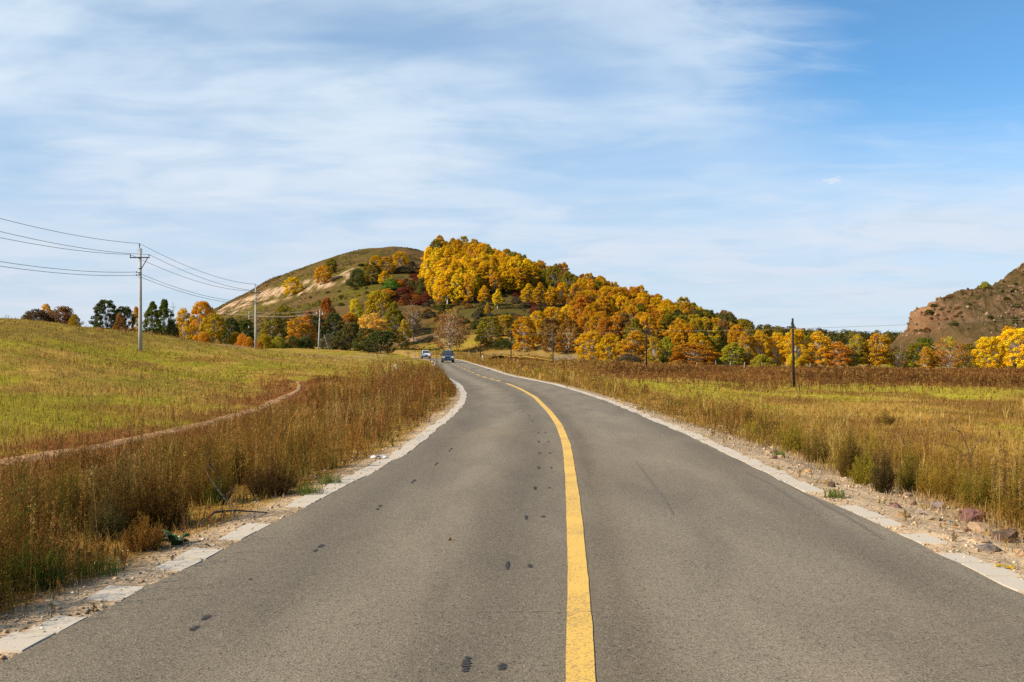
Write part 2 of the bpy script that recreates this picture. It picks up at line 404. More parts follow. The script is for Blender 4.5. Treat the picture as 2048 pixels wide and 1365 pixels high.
def asphalt_mat():
    m, N, L = new_mat('asphalt'); out = N.new('ShaderNodeOutputMaterial'); b = N.new('ShaderNodeBsdfPrincipled'); L.new(b.outputs[0], out.inputs[0])
    b.inputs['Roughness'].default_value = .82; b.inputs['Specular IOR Level'].default_value = .28
    g = N.new('ShaderNodeNewGeometry'); at = N.new('ShaderNodeAttribute'); at.attribute_name = 'col'
    cur = at.outputs[0]

    def mul(fac):
        nonlocal cur
        mx = N.new('ShaderNodeMix'); mx.data_type = 'RGBA'; mx.blend_type = 'MULTIPLY'; mx.inputs[0].default_value = 1; L.new(cur, mx.inputs[6]); L.new(fac, mx.inputs[7]); cur = mx.outputs[2]

    def rng_(v, a0, a1, b0, b1):
        r = N.new('ShaderNodeMapRange'); L.new(v, r.inputs[0]); r.inputs[1].default_value = a0; r.inputs[2].default_value = a1; r.inputs[3].default_value = b0; r.inputs[4].default_value = b1; return r.outputs[0]
    n1 = N.new('ShaderNodeTexNoise'); n1.inputs['Scale'].default_value = .9; n1.inputs['Detail'].default_value = 5; n1.inputs['Distortion'].default_value = .6
    mp = N.new('ShaderNodeMapping'); mp.inputs['Scale'].default_value = (1.6, .35, 1); L.new(g.outputs['Position'], mp.inputs[0]); L.new(mp.outputs[0], n1.inputs[0]); mul(rng_(n1.outputs[0], .25, .75, .80, 1.18))
    n2 = N.new('ShaderNodeTexNoise'); n2.inputs['Scale'].default_value = 85; n2.inputs['Detail'].default_value = 3; n2.inputs['Roughness'].default_value = .7; L.new(g.outputs['Position'], n2.inputs[0]); mul(rng_(n2.outputs[0], .25, .75, .55, 1.42))
    v = N.new('ShaderNodeTexVoronoi'); v.inputs['Scale'].default_value = 80; L.new(g.outputs['Position'], v.inputs[0])
    wn = N.new('ShaderNodeSeparateColor'); L.new(v.outputs['Color'], wn.inputs[0])
    mul(rng_(wn.outputs[0], 0, 1, .72, 1.25))
    chip = rng_(wn.outputs[1], .955, .975, 0, .55)
    cm = N.new('ShaderNodeMix'); cm.data_type = 'RGBA'; L.new(chip, cm.inputs[0]); L.new(cur, cm.inputs[6]); cm.inputs[7].default_value = (.34, .26, .18, 1); cur = cm.outputs[2]
    pit = rng_(wn.outputs[2], .965, .98, 1, .5); mul(pit)
    L.new(cur, b.inputs['Base Color'])
    bp = N.new('ShaderNodeBump'); bp.inputs['Strength'].default_value = .55; bp.inputs['Distance'].default_value = .006; L.new(n2.outputs[0], bp.inputs['Height'])
    bp2 = N.new('ShaderNodeBump'); bp2.inputs['Strength'].default_value = .5; bp2.inputs['Distance'].default_value = .006; L.new(v.outputs['Distance'], bp2.inputs['Height']); L.new(bp.outputs[0], bp2.inputs['Normal']); L.new(bp2.outputs[0], b.inputs['Normal'])
    return m


def paint_mat(name, col, wear=.5, th=.83):
    m, N, L = new_mat(name); out = N.new('ShaderNodeOutputMaterial'); b = N.new('ShaderNodeBsdfPrincipled'); L.new(b.outputs[0], out.inputs[0]); b.inputs['Roughness'].default_value = .7; b.inputs['Specular IOR Level'].default_value = .3
    g = N.new('ShaderNodeNewGeometry'); n = N.new('ShaderNodeTexNoise'); n.inputs['Scale'].default_value = 55; n.inputs['Detail'].default_value = 5; n.inputs['Roughness'].default_value = .7; L.new(g.outputs['Position'], n.inputs[0])
    n2 = N.new('ShaderNodeTexNoise'); n2.inputs['Scale'].default_value = 1.3; n2.inputs['Detail'].default_value = 4; L.new(g.outputs['Position'], n2.inputs[0])
    ad = N.new('ShaderNodeMath'); ad.operation = 'MULTIPLY_ADD'; L.new(n2.outputs[0], ad.inputs[0]); ad.inputs[1].default_value = .35; L.new(n.outputs[0], ad.inputs[2])
    r = N.new('ShaderNodeMapRange'); L.new(ad.outputs[0], r.inputs[0]); r.inputs[1].default_value = th; r.inputs[2].default_value = th+.09; r.inputs[3].default_value = 0; r.inputs[4].default_value = wear
    r2 = N.new('ShaderNodeMapRange'); L.new(n.outputs[0], r2.inputs[0]); r2.inputs[1].default_value = .3; r2.inputs[2].default_value = .7; r2.inputs[3].default_value = .88; r2.inputs[4].default_value = 1.1
    mu = N.new('ShaderNodeMix'); mu.data_type = 'RGBA'; mu.blend_type = 'MULTIPLY'; mu.inputs[0].default_value = 1; mu.inputs[6].default_value = (*col, 1); L.new(r2.outputs[0], mu.inputs[7])
    mx = N.new('ShaderNodeMix'); mx.data_type = 'RGBA'; L.new(r.outputs[0], mx.inputs[0]); L.new(mu.outputs[2], mx.inputs[6]); mx.inputs[7].default_value = (.16, .12, .08, 1); L.new(mx.outputs[2], b.inputs['Base Color'])
    bp = N.new('ShaderNodeBump'); bp.inputs['Strength'].default_value = .4; bp.inputs['Distance'].default_value = .004; L.new(n.outputs[0], bp.inputs['Height']); L.new(bp.outputs[0], b.inputs['Normal'])
    return m


M_GROUND = ground_mat(); M_ASPH = asphalt_mat()
M_YELLOW = paint_mat('yellow_road_paint', (.80, .48, .095), .7, .69); M_SLAB = paint_mat('pale_concrete_slab', (.58, .49, .38), .6, .76)
M_TAR = pbr('tar_mark', (.048, .042, .038), .75, noise=60, var=.6, spec=.25)
M_LEAF = leaf_mat('tree_leaves', .42, True); M_WEED = leaf_mat('weed_plants', .34); M_GRASS = leaf_mat('grass_blades', .40)
M_BARK = pbr('birch_bark', (.36, .31, .26), .85, noise=3.0, var=.45); M_BARKD = pbr('dark_bark', (.075, .055, .042), .9, noise=4, var=.4)
M_BARKW = pbr('white_bark', (.58, .53, .46), .8, noise=3.0, var=.35)
M_CONC = pbr('pole_concrete', (.40, .38, .34), .85, noise=1.6, var=.22); M_DARKSTEEL = pbr('dark_steel', (.03, .03, .032), .5, .4); M_WOODPOLE = pbr('tarred_wood', (.011, .009, .008), .8, noise=3, var=.4)
M_PORC = pbr('grey_porcelain', (.55, .55, .56), .25); M_POST = pbr('weathered_post', (.42, .37, .30), .9, noise=6, var=.35); M_WIRE = pbr('wire_metal', (.05, .05, .055), .5, .6)
M_ROCKA = pbr('rock_surface', (1, 1, 1), .9, noise=7, var=.45, bump=.9, attr='col')

# ------------------------------------------------------------------ colour zones (albedo) shared by soil and blades
C = dict(gravel=(.47, .335, .205), dirt=(.30, .19, .115), yg=(.165, .165, .020), green=(.085, .115, .018), ochre=(.225, .135, .030), straw=(.32, .21, .075), rust=(.155, .050, .020), brown=(.150, .072, .020), olive=(.115, .095, .022), sand=(.52, .38, .25))
C = {k: np.array(v) for k, v in C.items()}
C['yg'] = np.array((.300, .250, .027)); C['green'] = np.array((.20, .180, .022)); C['ochre'] = np.array((.40, .245, .055)); C['straw'] = np.array((.44, .29, .10)); C['rust'] = np.array((.22, .075, .028)); C['brown'] = np.array((.22, .105, .028))


def mixc(a, b, w): w = np.clip(w, 0, 1)[..., None]; return a*(1-w)+b*w


# sandy scars, red scrub patches on the hill (plan polylines from where they lie on the slope)
SAND_LINES = []
for pts, w in (([(524, 588), (600, 567), (660, 555), (697, 550)], 4.5), ([(440, 627), (520, 602), (590, 584), (640, 572), (696, 562)], 4.0), ([(455, 612), (520, 592), (575, 577)], 7.0), ([(470, 625), (540, 606), (600, 588), (660, 572)], 3.0), ([(690, 545), (740, 528), (775, 516)], 2.0), ([(425, 630), (480, 606), (525, 586)], 3.5)):
    SAND_LINES.append((np.array([ground_hit(u, v, 200)[:2] for u, v in pts]), w*.68))
SCRAPES = []
for (u, v, a, b) in ((805, 682, 7, 2.0), (690, 712, 9, 3.0), (660, 716, 6, 2.5), (745, 709, 5, 2.5), (600, 660, 5, 3), (460, 690, 6, 3), (430, 685, 5, 2.5), (820, 684, 4, 2)):
    x, y, z = ground_hit(u, v, 60); SCRAPES.append((x, y, a, b))


def trail_d(x, y): return seg_dist(x, y, TRAIL)


def gcolor(x, y, z=None):
    x = np.asarray(x, float); y = np.asarray(y, float)
    ys = np.maximum(y, .5); u = U0+F*x/ys
    n1 = fbm(x*.10, y*.05, 21, 4); n2 = fbm(x*.55, y*.28, 31, 4); n3 = fbm(x*2.0, y*1.2, 41, 3)
    o = np.where((y < 258) & (y > -55), road_off(x, y), 60.0); left = x < (rl(y)+rr(y))/2
    zr = z_raw(x, y)
    # meadow up the slope
    c = mixc(C['yg'], C['ochre'], smooth01(n2*.55+n1*.45, .38, .62))
    c = mixc(c, C['green'], .55*smooth01(n1*.5+n3*.5, .55, .72))
    c = mixc(c, C['rust'], .5*smooth01(fbm(x*.3, y*.16, 77, 4), .60, .75))
    slope = smooth01(zr, 1.3, 3.2)*(y < 240)
    c = mixc(c, mixc(C['ochre'], C['olive'], n2), .75*slope*left)
    # field on the far side of the road
    band = smooth01(y+34*(fbm(x*.04, y*.03, 164, 3)-.5), 70, 88)*(.45+.9*fbm(x*.14, y*.05, 161, 3))*(1-smooth01(y, 165, 185))*smooth01(u, 1150, 1330)
    fr = mixc(C['ochre'], C['yg'], smooth01(n2*.6+n1*.4, .42, .60))
    fr = mixc(fr, C['yg']*1.25, .8*smooth01(y, 44, 52)*(1-smooth01(y, 66, 76))*smooth01(n1, .35, .55))
    fr = mixc(fr, C['brown'], smooth01(fbm(x*.22, y*.12, 91, 4), .50, .66)*.8)
    fr = mixc(fr, mixc(C['brown'], C['rust'], n2), band)
    fr = mixc(fr, mixc(C['straw']*.7, C['ochre']*.75, n2), smooth01(y, 172, 195)*(y < 260))
    c = np.where(left[..., None], c, fr)
    # verge weeds soil
    td = trail_d(x, y); inner = left & (o < 9) & (y < 62) & (x > np.interp(y, TRAIL[:, 1], TRAIL[:, 0]))
    c = np.where(inner[..., None], mixc(C['brown']*.9, C['ochre'], n3), c)
    c = mixc(c, C['rust'], (1-smooth01(td, .5, 1.3+1.8*n2))*smooth01(n2*.5+n3*.5, .34, .52)*.9*left*(y < 62))
    c = mixc(c, mixc(C['brown'], C['ochre'], n2), (1-smooth01(o, 4, 8))*(~left)*(y < 150))
    # shoulder gravel
    gw = np.where(left, .55, .75+.75*(1-smooth01(y, 14, 26)))*(0.7+.6*n2)
    c = mixc(c, C['gravel']*(0.75+.5*n3)[..., None], 1-smooth01(o, gw*.6, gw*1.15))
    # hillside
    hill = smooth01(y, 262, 300)
    hc = mixc(np.array((.105, .080, .022)), np.array((.140, .085, .034)), smooth01(fbm(x*.06, y*.06, 15, 4), .4, .6))
    hc = mixc(hc, np.array((.052, .043, .016)), .75*smooth01(fbm(x*.28, y*.20, 16, 4), .52, .68))
    hc = mixc(hc, C['yg']*.45, .45*smooth01(fbm(x*.03, y*.05, 19, 3), .52, .65)*(u < 760))
    hc = mixc(hc, np.array((.26, .140, .022)), .55*smooth01(u, 835, 880)*smooth01(fbm(x*.08, y*.08, 23, 3), .38, .5)*(1-smooth01(u, 1500, 1600)))
    c = mixc(c, hc, hill)
    if np.any(y > 200):
        br = fbm(x*.35, y*.12, 51, 4)
        for P, w in SAND_LINES:
            dd = seg_dist(x, y, P); c = mixc(c, C['sand']*np.array((.95, .86, .80))*(.55+.6*n3)[..., None], (1-smooth01(dd, w*.5, w*1.6))*smooth01(br+.5*(n3-.5), .40, .58)*(y > 200))
    for (sx, sy, a, b) in SCRAPES:
        q = np.hypot((x-sx)/a, (y-sy)/(b*2.2))+(n2-.5)*2.2+(n3-.5)*1.6; c = mixc(c, C['sand']*np.array((.72, .60, .52)), .8*(1-smooth01(q, .3, 1.0)))
    # reddish scrub soil below the golden stand
    for (u_, v_, ru, rv) in RED_PATCH:
        pass
    return c


RED_PATCH = []

# ------------------------------------------------------------------ terrain sheet


def build_terrain():
    a_in = np.linspace(-rad(37), rad(37), 470); a_out = np.linspace(rad(37), 2*pi-rad(37), 112)[1:-1]
    ang = np.concatenate([a_in, a_out]); n = len(ang)
    r = [1.0]
    while r[-1] < 240: r.append(r[-1]*1.019+.0)
    while r[-1] < 560: r.append(r[-1]+3.0)
    while r[-1] < 9000: r.append(r[-1]*1.09)
    r = np.array(r); m = len(r)
    A, R = np.meshgrid(ang, r); X = R*np.sin(A); Y = R*np.cos(A); Z = zt(X, Y)
    V = np.stack([X.ravel(), Y.ravel(), Z.ravel()], 1); c = gcolor(X.ravel(), Y.ravel())
    i, j = np.meshgrid(np.arange(n), np.arange(m-1)); i = i.ravel(); j = j.ravel(); i2 = (i+1) % n
    Fq = np.stack([j*n+i, j*n+i2, (j+1)*n+i2, (j+1)*n+i], 1)
    V = np.concatenate([V, [[0, 0, float(zt(0., 0.))]]]); c = np.concatenate([c, [C['gravel']]])
    me = np_mesh('ground', V, Fq, {'col': c}, True)
    o = link('ground', me, M_GROUND); tag(o, 'rolling autumn grassland with a bare shouldered hill', 'terrain', kind='structure')


build_terrain()

# ------------------------------------------------------------------ road


def build_road():
    ys = np.concatenate([np.arange(-50, 0, 1.0), np.arange(0, 60, .20), np.arange(60, 258, .8)])
    L, R, Yc = rl(ys), rr(ys), ry(ys); m = len(ys); k = 41
    L = L+(fbm(ys*1.3, ys*0, 61, 3)-.5)*.10; R = R+(fbm(ys*1.3, ys*0+9, 62, 3)-.5)*.12
    f = np.linspace(0, 1, k); X = L[:, None]*(1-f)+R[:, None]*f; Yv = np.repeat(ys[:, None], k, 1)
    Z = road_z(ys)[:, None]+0*X
    o = X-Yc[:, None]                                    # metres from the line
    base = np.array((.211, .168, .114))
    g = np.ones_like(X)
    wl = fbm(o*.8+4, Yv*.12, 71, 3)

    def bandf(c0, w): return np.exp(-((o-c0)/w)**2)
    g += .16*bandf(-1.30, .38)+.10*bandf(1.35, .5)+.07*bandf(.75, .25)       # polished lanes
    g -= .26*bandf(-.60, .30)*(.4+1.1*wl)+.20*bandf(-2.15, .40)*(.5+wl)+.16*bandf(2.3, .3)*(.5+wl)+.22*bandf(.25, .15)*(.4+1.1*wl)
    g *= .86+.28*fbm(o*.7, Yv*.10, 72, 4)
    near = 1-smooth01(Yv, 4, 26)*.0
    warm = .5*bandf(.25, .3)+fbm(o*.6, Yv*.2, 73, 3)-.4
    col = base*g[..., None]*near[..., None]; col = col*(1+np.stack([.07*warm, .0*warm, -.10*warm], -1))
    i, j = np.meshgrid(np.arange(k-1), np.arange(m-1)); i = i.ravel(); j = j.ravel()
    Fq = np.stack([j*k+i, j*k+i+1, (j+1)*k+i+1, (j+1)*k+i], 1)
    me = np_mesh('road', np.stack([X, Yv, Z], -1).reshape(-1, 3), Fq, {'col': col.reshape(-1, 3)}, True)
    # skirts give the asphalt its thickness
    road = link('road', me, M_ASPH); tag(road, 'grey two lane asphalt road curving away towards the hill', 'road', kind='structure')
    V = []; Fs = []
    for E in (L, R):
        b = len(V)
        for a in range(m): V += [(E[a], ys[a], road_z(ys[a])), (E[a]+(-.03 if E is L else .03), ys[a], road_z(ys[a])-.12)]
        Fs += [(b+2*a, b+2*a+2, b+2*a+3, b+2*a+1) for a in range(m-1)]
    mb = MB(); mb.add(V, Fs); e = mb.build('asphalt_edge', pbr('asphalt_edge', (.06, .055, .05), .9, noise=20, var=.4), road, fix=False)
    # solid centre line
    yy = np.concatenate([np.arange(-8, 50.4, .2)]); w = .070+.006*fbm(yy*.7, yy*0, 5, 2); cx = ry(yy); V = []
    dx = np.gradient(cx, yy)
    jit = (fbm(yy*4, yy*0, 6, 3)-.5)*.010; jit2 = (fbm(yy*4, yy*0+7, 7, 3)-.5)*.010
    for a in range(len(yy)):
        s = math.sqrt(1+dx[a]**2); V += [(cx[a]-(w[a]+jit[a])*s, yy[a], .005), (cx[a]+(w[a]+jit2[a])*s, yy[a], .005)]
    Fs = [(2*a, 2*a+1, 2*a+3, 2*a+2) for a in range(len(yy)-1)]
    MB().add(V, Fs).build('centre_line', M_YELLOW, road, fix=False)['label'] = 'solid yellow centre line'
    # dashes beyond it
    dash = [54.9, 58.2, 62.6, 68.8, 76.8, 83.6, 91.6, 99.3, 109.5, 119.5, 129.5, 140, 152, 164, 176]
    for d0 in dash:
        ln = 1.7+d0*.012; yy = np.linspace(d0-ln/2, d0+ln/2, 5); V = []
        for y in yy: V += [(float(ry(y))-.085, y, float(road_z(y))+.006), (float(ry(y))+.085, y, float(road_z(y))+.006)]
        MB().add(V, [(2*a, 2*a+1, 2*a+3, 2*a+2) for a in range(4)]).build('line_dash', M_YELLOW, road, fix=False)
    # dark tyre blocks and tar marks on the lane
    def mark(u, v, wpx, hpx, seed, name='tar_mark'):
        d = H*F/(v-V0); x = (u-U0)*d/F; hw = wpx*d/F/2; hl = (hpx*d*d/(H*F))/2; r2 = random.Random(seed); n = 6; V = []; Fs = []
        for q in range(n):
            y0_ = d-hl+2*hl*q/n; y1_ = y0_+2*hl/n*r2.uniform(.75, 1.1); e = .55+.45*math.sin(pi*(q+.5)/n); a0 = x-hw*e*r2.uniform(.7, 1.2); a1 = x+hw*e*r2.uniform(.7, 1.2); b = len(V); zz = .004+.0004*q
            V += [(a0, (y0_+y1_)/2, zz), (a0*.75+a1*.25, y0_, zz), (a0*.3+a1*.7, y0_, zz), (a1, (y0_+y1_)/2, zz), (a0*.3+a1*.7, y1_, zz), (a0*.75+a1*.25, y1_, zz)]; Fs.append(tuple(range(b, b+6)))
        MB().add(V, Fs).build(name, M_TAR, road, fix=False)
    marks = [(412, 1236, 20, 10), (388, 1258, 22, 9), (642, 1093, 14, 6), (631, 1102, 12, 5), (760, 1013, 10, 4), (755, 1019, 9, 3), (828, 962, 8, 4), (824, 966, 7, 3), (874, 927, 7, 3), (871, 930, 6, 2), (902, 898, 6, 2.4), (899, 902, 5, 2.4), (932, 1330, 24, 30), (1004, 1335, 26, 13), (1015, 1132, 10, 16), (1060, 1133, 14, 6), (1052, 1036, 8, 8), (1086, 1034, 12, 3), (1070, 977, 8, 7), (1098, 976, 8, 2.4), (1077, 936, 7, 5), (1102, 936, 7, 2.2), (1079, 907, 6, 3), (1100, 907, 6, 2), (1077, 884, 5, 3), (1097, 884, 5, 2), (1076, 866, 4, 2.5), (1090, 866, 4, 2), (1065, 843, 4, 2), (1058, 832, 3, 2), (1048, 823, 3, 1.6), (500, 1160, 9, 3)]
    for q, a in enumerate(marks): mark(*a, seed=q)
    # scrape marks near the car lane far off
    for (u, v, a, b) in ((945, 738, 3, 4), (951, 739, 3, 4), (978, 740, 7, 2)): mark(u, v, a, b, seed=int(u))
    # two rubber tracks on the outer lane and sealed edge joint
    def strip(pts, w, name, mat, zz=.005):
        V = []
        P = [flat_pt(u, v) for u, v in pts]; P2 = []
        for a in range(len(P)-1):
            for s in np.linspace(0, 1, 8, endpoint=False): P2.append((P[a][0]*(1-s)+P[a+1][0]*s, P[a][1]*(1-s)+P[a+1][1]*s))
        P2.append(P[-1]); n = len(P2)
        for a, (x, y) in enumerate(P2):
            ww = w*math.sin(pi*min(1, max(.04, a/(n-1))))**.5*random.uniform(.7, 1.2); V += [(x-ww/2, y, zz), (x+ww/2, y, zz)]
        MB().add(V, [(2*a, 2*a+1, 2*a+3, 2*a+2) for a in range(n-1)]).build(name, mat, road, fix=False)
    mt = pbr('rubber_smear', (.150, .124, .090), .8, noise=60, var=.35)
    strip([(1272, 925), (1300, 962), (1330, 1003), (1348, 1032)], .03, 'rubber_track', mt)
    strip([(1492, 945), (1540, 968), (1590, 1000), (1640, 1036)], .05, 'rubber_track', mt)
    strip([(1560, 962), (1640, 1004), (1720, 1050), (1770, 1082)], .04, 'rubber_track', mt)
    mc = pbr('pale_crack', (.25, .205, .15), .9, noise=50, var=.4)
    strip([(845, 1223), (950, 1224.5), (1050, 1223), (1130, 1224)], .0, 'crack', mc) if False else None
    V = []
    for q in range(30):
        x = -.75+q*.045; V += [(x, 6.12+random.uniform(-.006, .006), .005), (x, 6.127+random.uniform(-.004, .004), .005)]
    MB().add(V, [(2*a, 2*a+2, 2*a+3, 2*a+1) for a in range(29) if random.random() < .55]).build('cross_crack', mc, road, fix=False)
    return road, L, R, ys


ROAD, RL_, RR_, RY_ = build_road()


def build_edging():
    """pale slabs sunk along both asphalt edges"""
    edge = empty('edging', (0, 0, 0)); tag(edge, 'pale concrete slabs sunk along both edges of the asphalt', 'edging', kind='structure')
    meshes = []
    for s in range(5):
        r2 = random.Random(s+40); mb = MB(); n = 10; top = []; bot = []
        for q in range(n):
            a = sorted([.15, .62, pi/4, .95, 1.9, 3*pi/4, 2.7, 3.6, 5*pi/4, 7*pi/4])[q]; rr_ = min(1/max(abs(math.cos(a)), 1e-3), 1/max(abs(math.sin(a)), 1e-3)); k = r2.uniform(.95, 1.0) if r2.random() < .85 else r2.uniform(.84, .93)
            top.append((.5*rr_*k*math.cos(a), .5*rr_*k*math.sin(a), 0)); bot.append((.5*rr_*k*math.cos(a)*1.03, .5*rr_*k*math.sin(a)*1.03, -1))
        V = top+bot; mb.add(V, [tuple(range(n))]+[(q, (q+1) % n, n+(q+1) % n, n+q) for q in range(n)])
        o = mb.build('edge_slab', M_SLAB, edge); meshes.append(o.data); bpy.data.objects.remove(o)
    def row(side, y0, y1, keep, w):
        y = y0
        while y < y1:
            ln = random.uniform(.30, .48); e = float(np.interp(y+ln/2, RY_, RL_ if side < 0 else RR_)); e2 = float(np.interp(y+ln, RY_, RL_ if side < 0 else RR_)); e1 = float(np.interp(y, RY_, RL_ if side < 0 else RR_))
            if random.random() < keep(y):
                ww = w*random.uniform(.8, 1.05); o = link('edge_slab', random.choice(meshes), None, edge)
                o.scale = (ww, ln*.94*math.hypot(1, (e2-e1)/ln), .06); o.location = (e+side*(ww/2+.012), y+ln/2, random.uniform(-.007, .004)); o.rotation_euler = (random.gauss(0, .006), random.gauss(0, .008), -math.atan2(e2-e1, ln)+random.gauss(0, .012))
            y += ln
    row(-1, 4.6, 44, lambda y: .74 if y < 10.5 else (.85 if y < 13 else .99), .25)
    row(1, 5.4, 44, lambda y: .66 if y < 12 else .95, .25)
    for side, E in ((-1, RL_), (1, RR_)):                 # further on the pieces merge into a thin pale strip
        V = []; yy = np.arange(44, 235, 1.5)
        for y in yy:
            e = float(np.interp(y, RY_, E)); z = float(road_z(y)); V += [(e+side*.01, y, z+.002), (e+side*(.30+random.uniform(-.05, .05)), y, z+.006)]
        MB().add(V, [(2*a, 2*a+1, 2*a+3, 2*a+2) for a in range(len(yy)-1)]).build('edge_strip', M_SLAB, edge, fix=False)['kind'] = 'stuff'


build_edging()


def build_trail():
    P = TRAIL; seg = []
    for k in range(len(P)-1):
        for s in np.linspace(0, 1, 24, endpoint=False): seg.append(P[k]*(1-s)+P[k+1]*s)
    seg = np.array(seg+[P[-1]]); seg[:, 0] = gsmooth(seg[:, 0], 9); seg[:, 1] = gsmooth(seg[:, 1], 9)
    tn = np.gradient(seg, axis=0); tn /= np.linalg.norm(tn, axis=1)[:, None]; nr = np.stack([-tn[:, 1], tn[:, 0]], 1)
    k = 9; f = np.linspace(-1, 1, k); s_ = np.arange(len(seg)); seg = seg+nr*(.10*(fbm(s_*.3, s_*0, 84, 3)-.5))[:, None]
    w = .10+.22*fbm(s_*.16, s_*0, 81, 3)+.0015*seg[:, 1]
    w *= 1-.72*smooth01(seg[:, 1], 24, 52)
    X = seg[:, 0][:, None]+nr[:, 0][:, None]*w[:, None]*f; Y = seg[:, 1][:, None]+nr[:, 1][:, None]*w[:, None]*f
    Z = zt(X, Y)+.015*(1-np.abs(f)**3)*(.4+fbm(X*2, Y*2, 82, 3))-.03*(np.abs(f) > .99)+.010
    col = C['sand'][None, None]*np.array((.78, .61, .48))*(.40+1.0*fbm(X*1.8, Y*1.8, 83, 4))[..., None]
    m = len(seg); i, j = np.meshgrid(np.arange(k-1), np.arange(m-1)); i = i.ravel(); j = j.ravel()
    me = np_mesh('dirt_path', np.stack([X, Y, Z], -1).reshape(-1, 3), np.stack([j*k+i, (j+1)*k+i, (j+1)*k+i+1, j*k+i+1], 1)[:, ::-1], {'col': col.reshape(-1, 3)}, True)
    tag(link('dirt_path', me, M_GROUND), 'narrow bare earth trail winding through the meadow', 'path', kind='structure')


build_trail()

# ------------------------------------------------------------------ rocky hill beyond the flats


def build_rocky_hill():
    sil = np.array([(1740, 700), (1768, 694), (1786, 684), (1800, 672), (1812, 662), (1817, 650), (1822, 640), (1828, 630), (1836, 627), (1850, 622), (1868, 611), (1880, 601), (1900, 592), (1930, 580), (1960, 573), (1990, 569), (2003, 562), (2012, 551), (2030, 539), (2048, 527), (2100, 500), (2200, 462), (2400, 420), (2700, 430), (3000, 600), (3100, 704)])
    D = 320.0; xs_ = (sil[:, 0]-U0)*D/F; zs_ = H+(V0-sil[:, 1])*D/F
    xs = np.concatenate([np.arange(108, 172, .45), np.arange(172, 340, 1.6)]); ysv = np.concatenate([np.arange(232, 300, 1.3), np.arange(300, 330, .8), np.arange(330, 430, 3)])
    X, Y = np.meshgrid(xs, ysv)
    # the ridge line turns a little; scale x so that the outline keeps its place
    Hx = np.interp(X*D/np.full_like(X, D), xs_, zs_)
    s = np.clip((Y-238)/(D-238), 0, 1); up = .35*s+.65*(s*s*(3-2*s)); sb = np.clip((Y-D)/95, 0, 1); prof = np.where(Y < D, up, 1-sb*sb*(3-2*sb))
    Z = (Hx+3.2)*prof-3.2
    n1 = fbm(X*.12, Y*.12, 101, 5); n2 = fbm(X*.5, Y*.5, 102, 4); n3 = fbm(X*1.4, Y*1.4, 103, 3)
    hm = smooth01(Z, 2, 10)
    Z = Z+((n1-.5)*2.6+(np.abs(n2-.5))*3.8*-1+.3+(n3-.5)*2.2)*hm
    cliff = (1-smooth01(X, 133, 141))*smooth01(Y, 285, 312)*smooth01(Z, 4, 8)
    st = np.floor(Z*.55+n1*1.5)/.55; Z = Z*(1-.55*cliff)+st*.55*cliff
    XF = X*np.where(Y > D, Y/D, 1.0)
    X2 = XF+((fbm(Y*.35+Z*.1, Z*.22, 104, 4)-.5)*5.0)*cliff
    spk = smooth01(fbm(X*1.1, Y*1.1+Z*.8, 106, 3), .50, .62)
    rock = np.clip(smooth01(fbm(X*.16, Y*.16+Z*.2, 105, 5), .40, .62)*(.12+.88*spk)*smooth01(Z, 6, 14)+cliff*1.0, 0, 1)
    low = 1-smooth01(Z-2.0*(n1-.5), 5, 10)
    rc = mixc(np.array((.125, .075, .046)), np.array((.20, .112, .064)), n2)*(.4+1.1*n3)[..., None]
    rc = mixc(rc, np.array((.22, .115, .055))*(.35+1.3*n1)[..., None], cliff*.7)
    gr = mixc(np.array((.095, .062, .026)), np.array((.066, .050, .020)), smooth01(n2, .4, .6))
    gr = mixc(gr, np.array((.13, .075, .035)), low*n1)
    col = mixc(gr, rc, rock*(1-.75*low))
    m, k = X.shape; i, j = np.meshgrid(np.arange(k-1), np.arange(m-1)); i = i.ravel(); j = j.ravel()
    Fq = np.stack([j*k+i, j*k+i+1, (j+1)*k+i+1, (j+1)*k+i], 1)
    me = np_mesh('rocky_hill', np.stack([X2, Y, Z], -1).reshape(-1, 3), Fq, {'col': col.reshape(-1, 3)}, False)
    o = link('rocky_hill', me, M_GROUND); tag(o, 'stony brown hill with a broken orange cliff at its end', 'hill', kind='structure')
    return X2, Y, Z


RHX, RHY, RHZ = build_rocky_hill()
from mathutils.bvhtree import BVHTree


def make_bvh(name):
    me = bpy.data.objects[name].data; n = len(me.vertices); co = np.empty(n*3, np.float32); me.vertices.foreach_get('co', co)
    k = len(me.polygons); vi = np.empty(k*4, np.int32); me.loops.foreach_get('vertex_index', vi)
    return BVHTree.FromPolygons(co.reshape(-1, 3).tolist(), vi.reshape(-1, 4).tolist())


BVH_ROCK = make_bvh('rocky_hill')


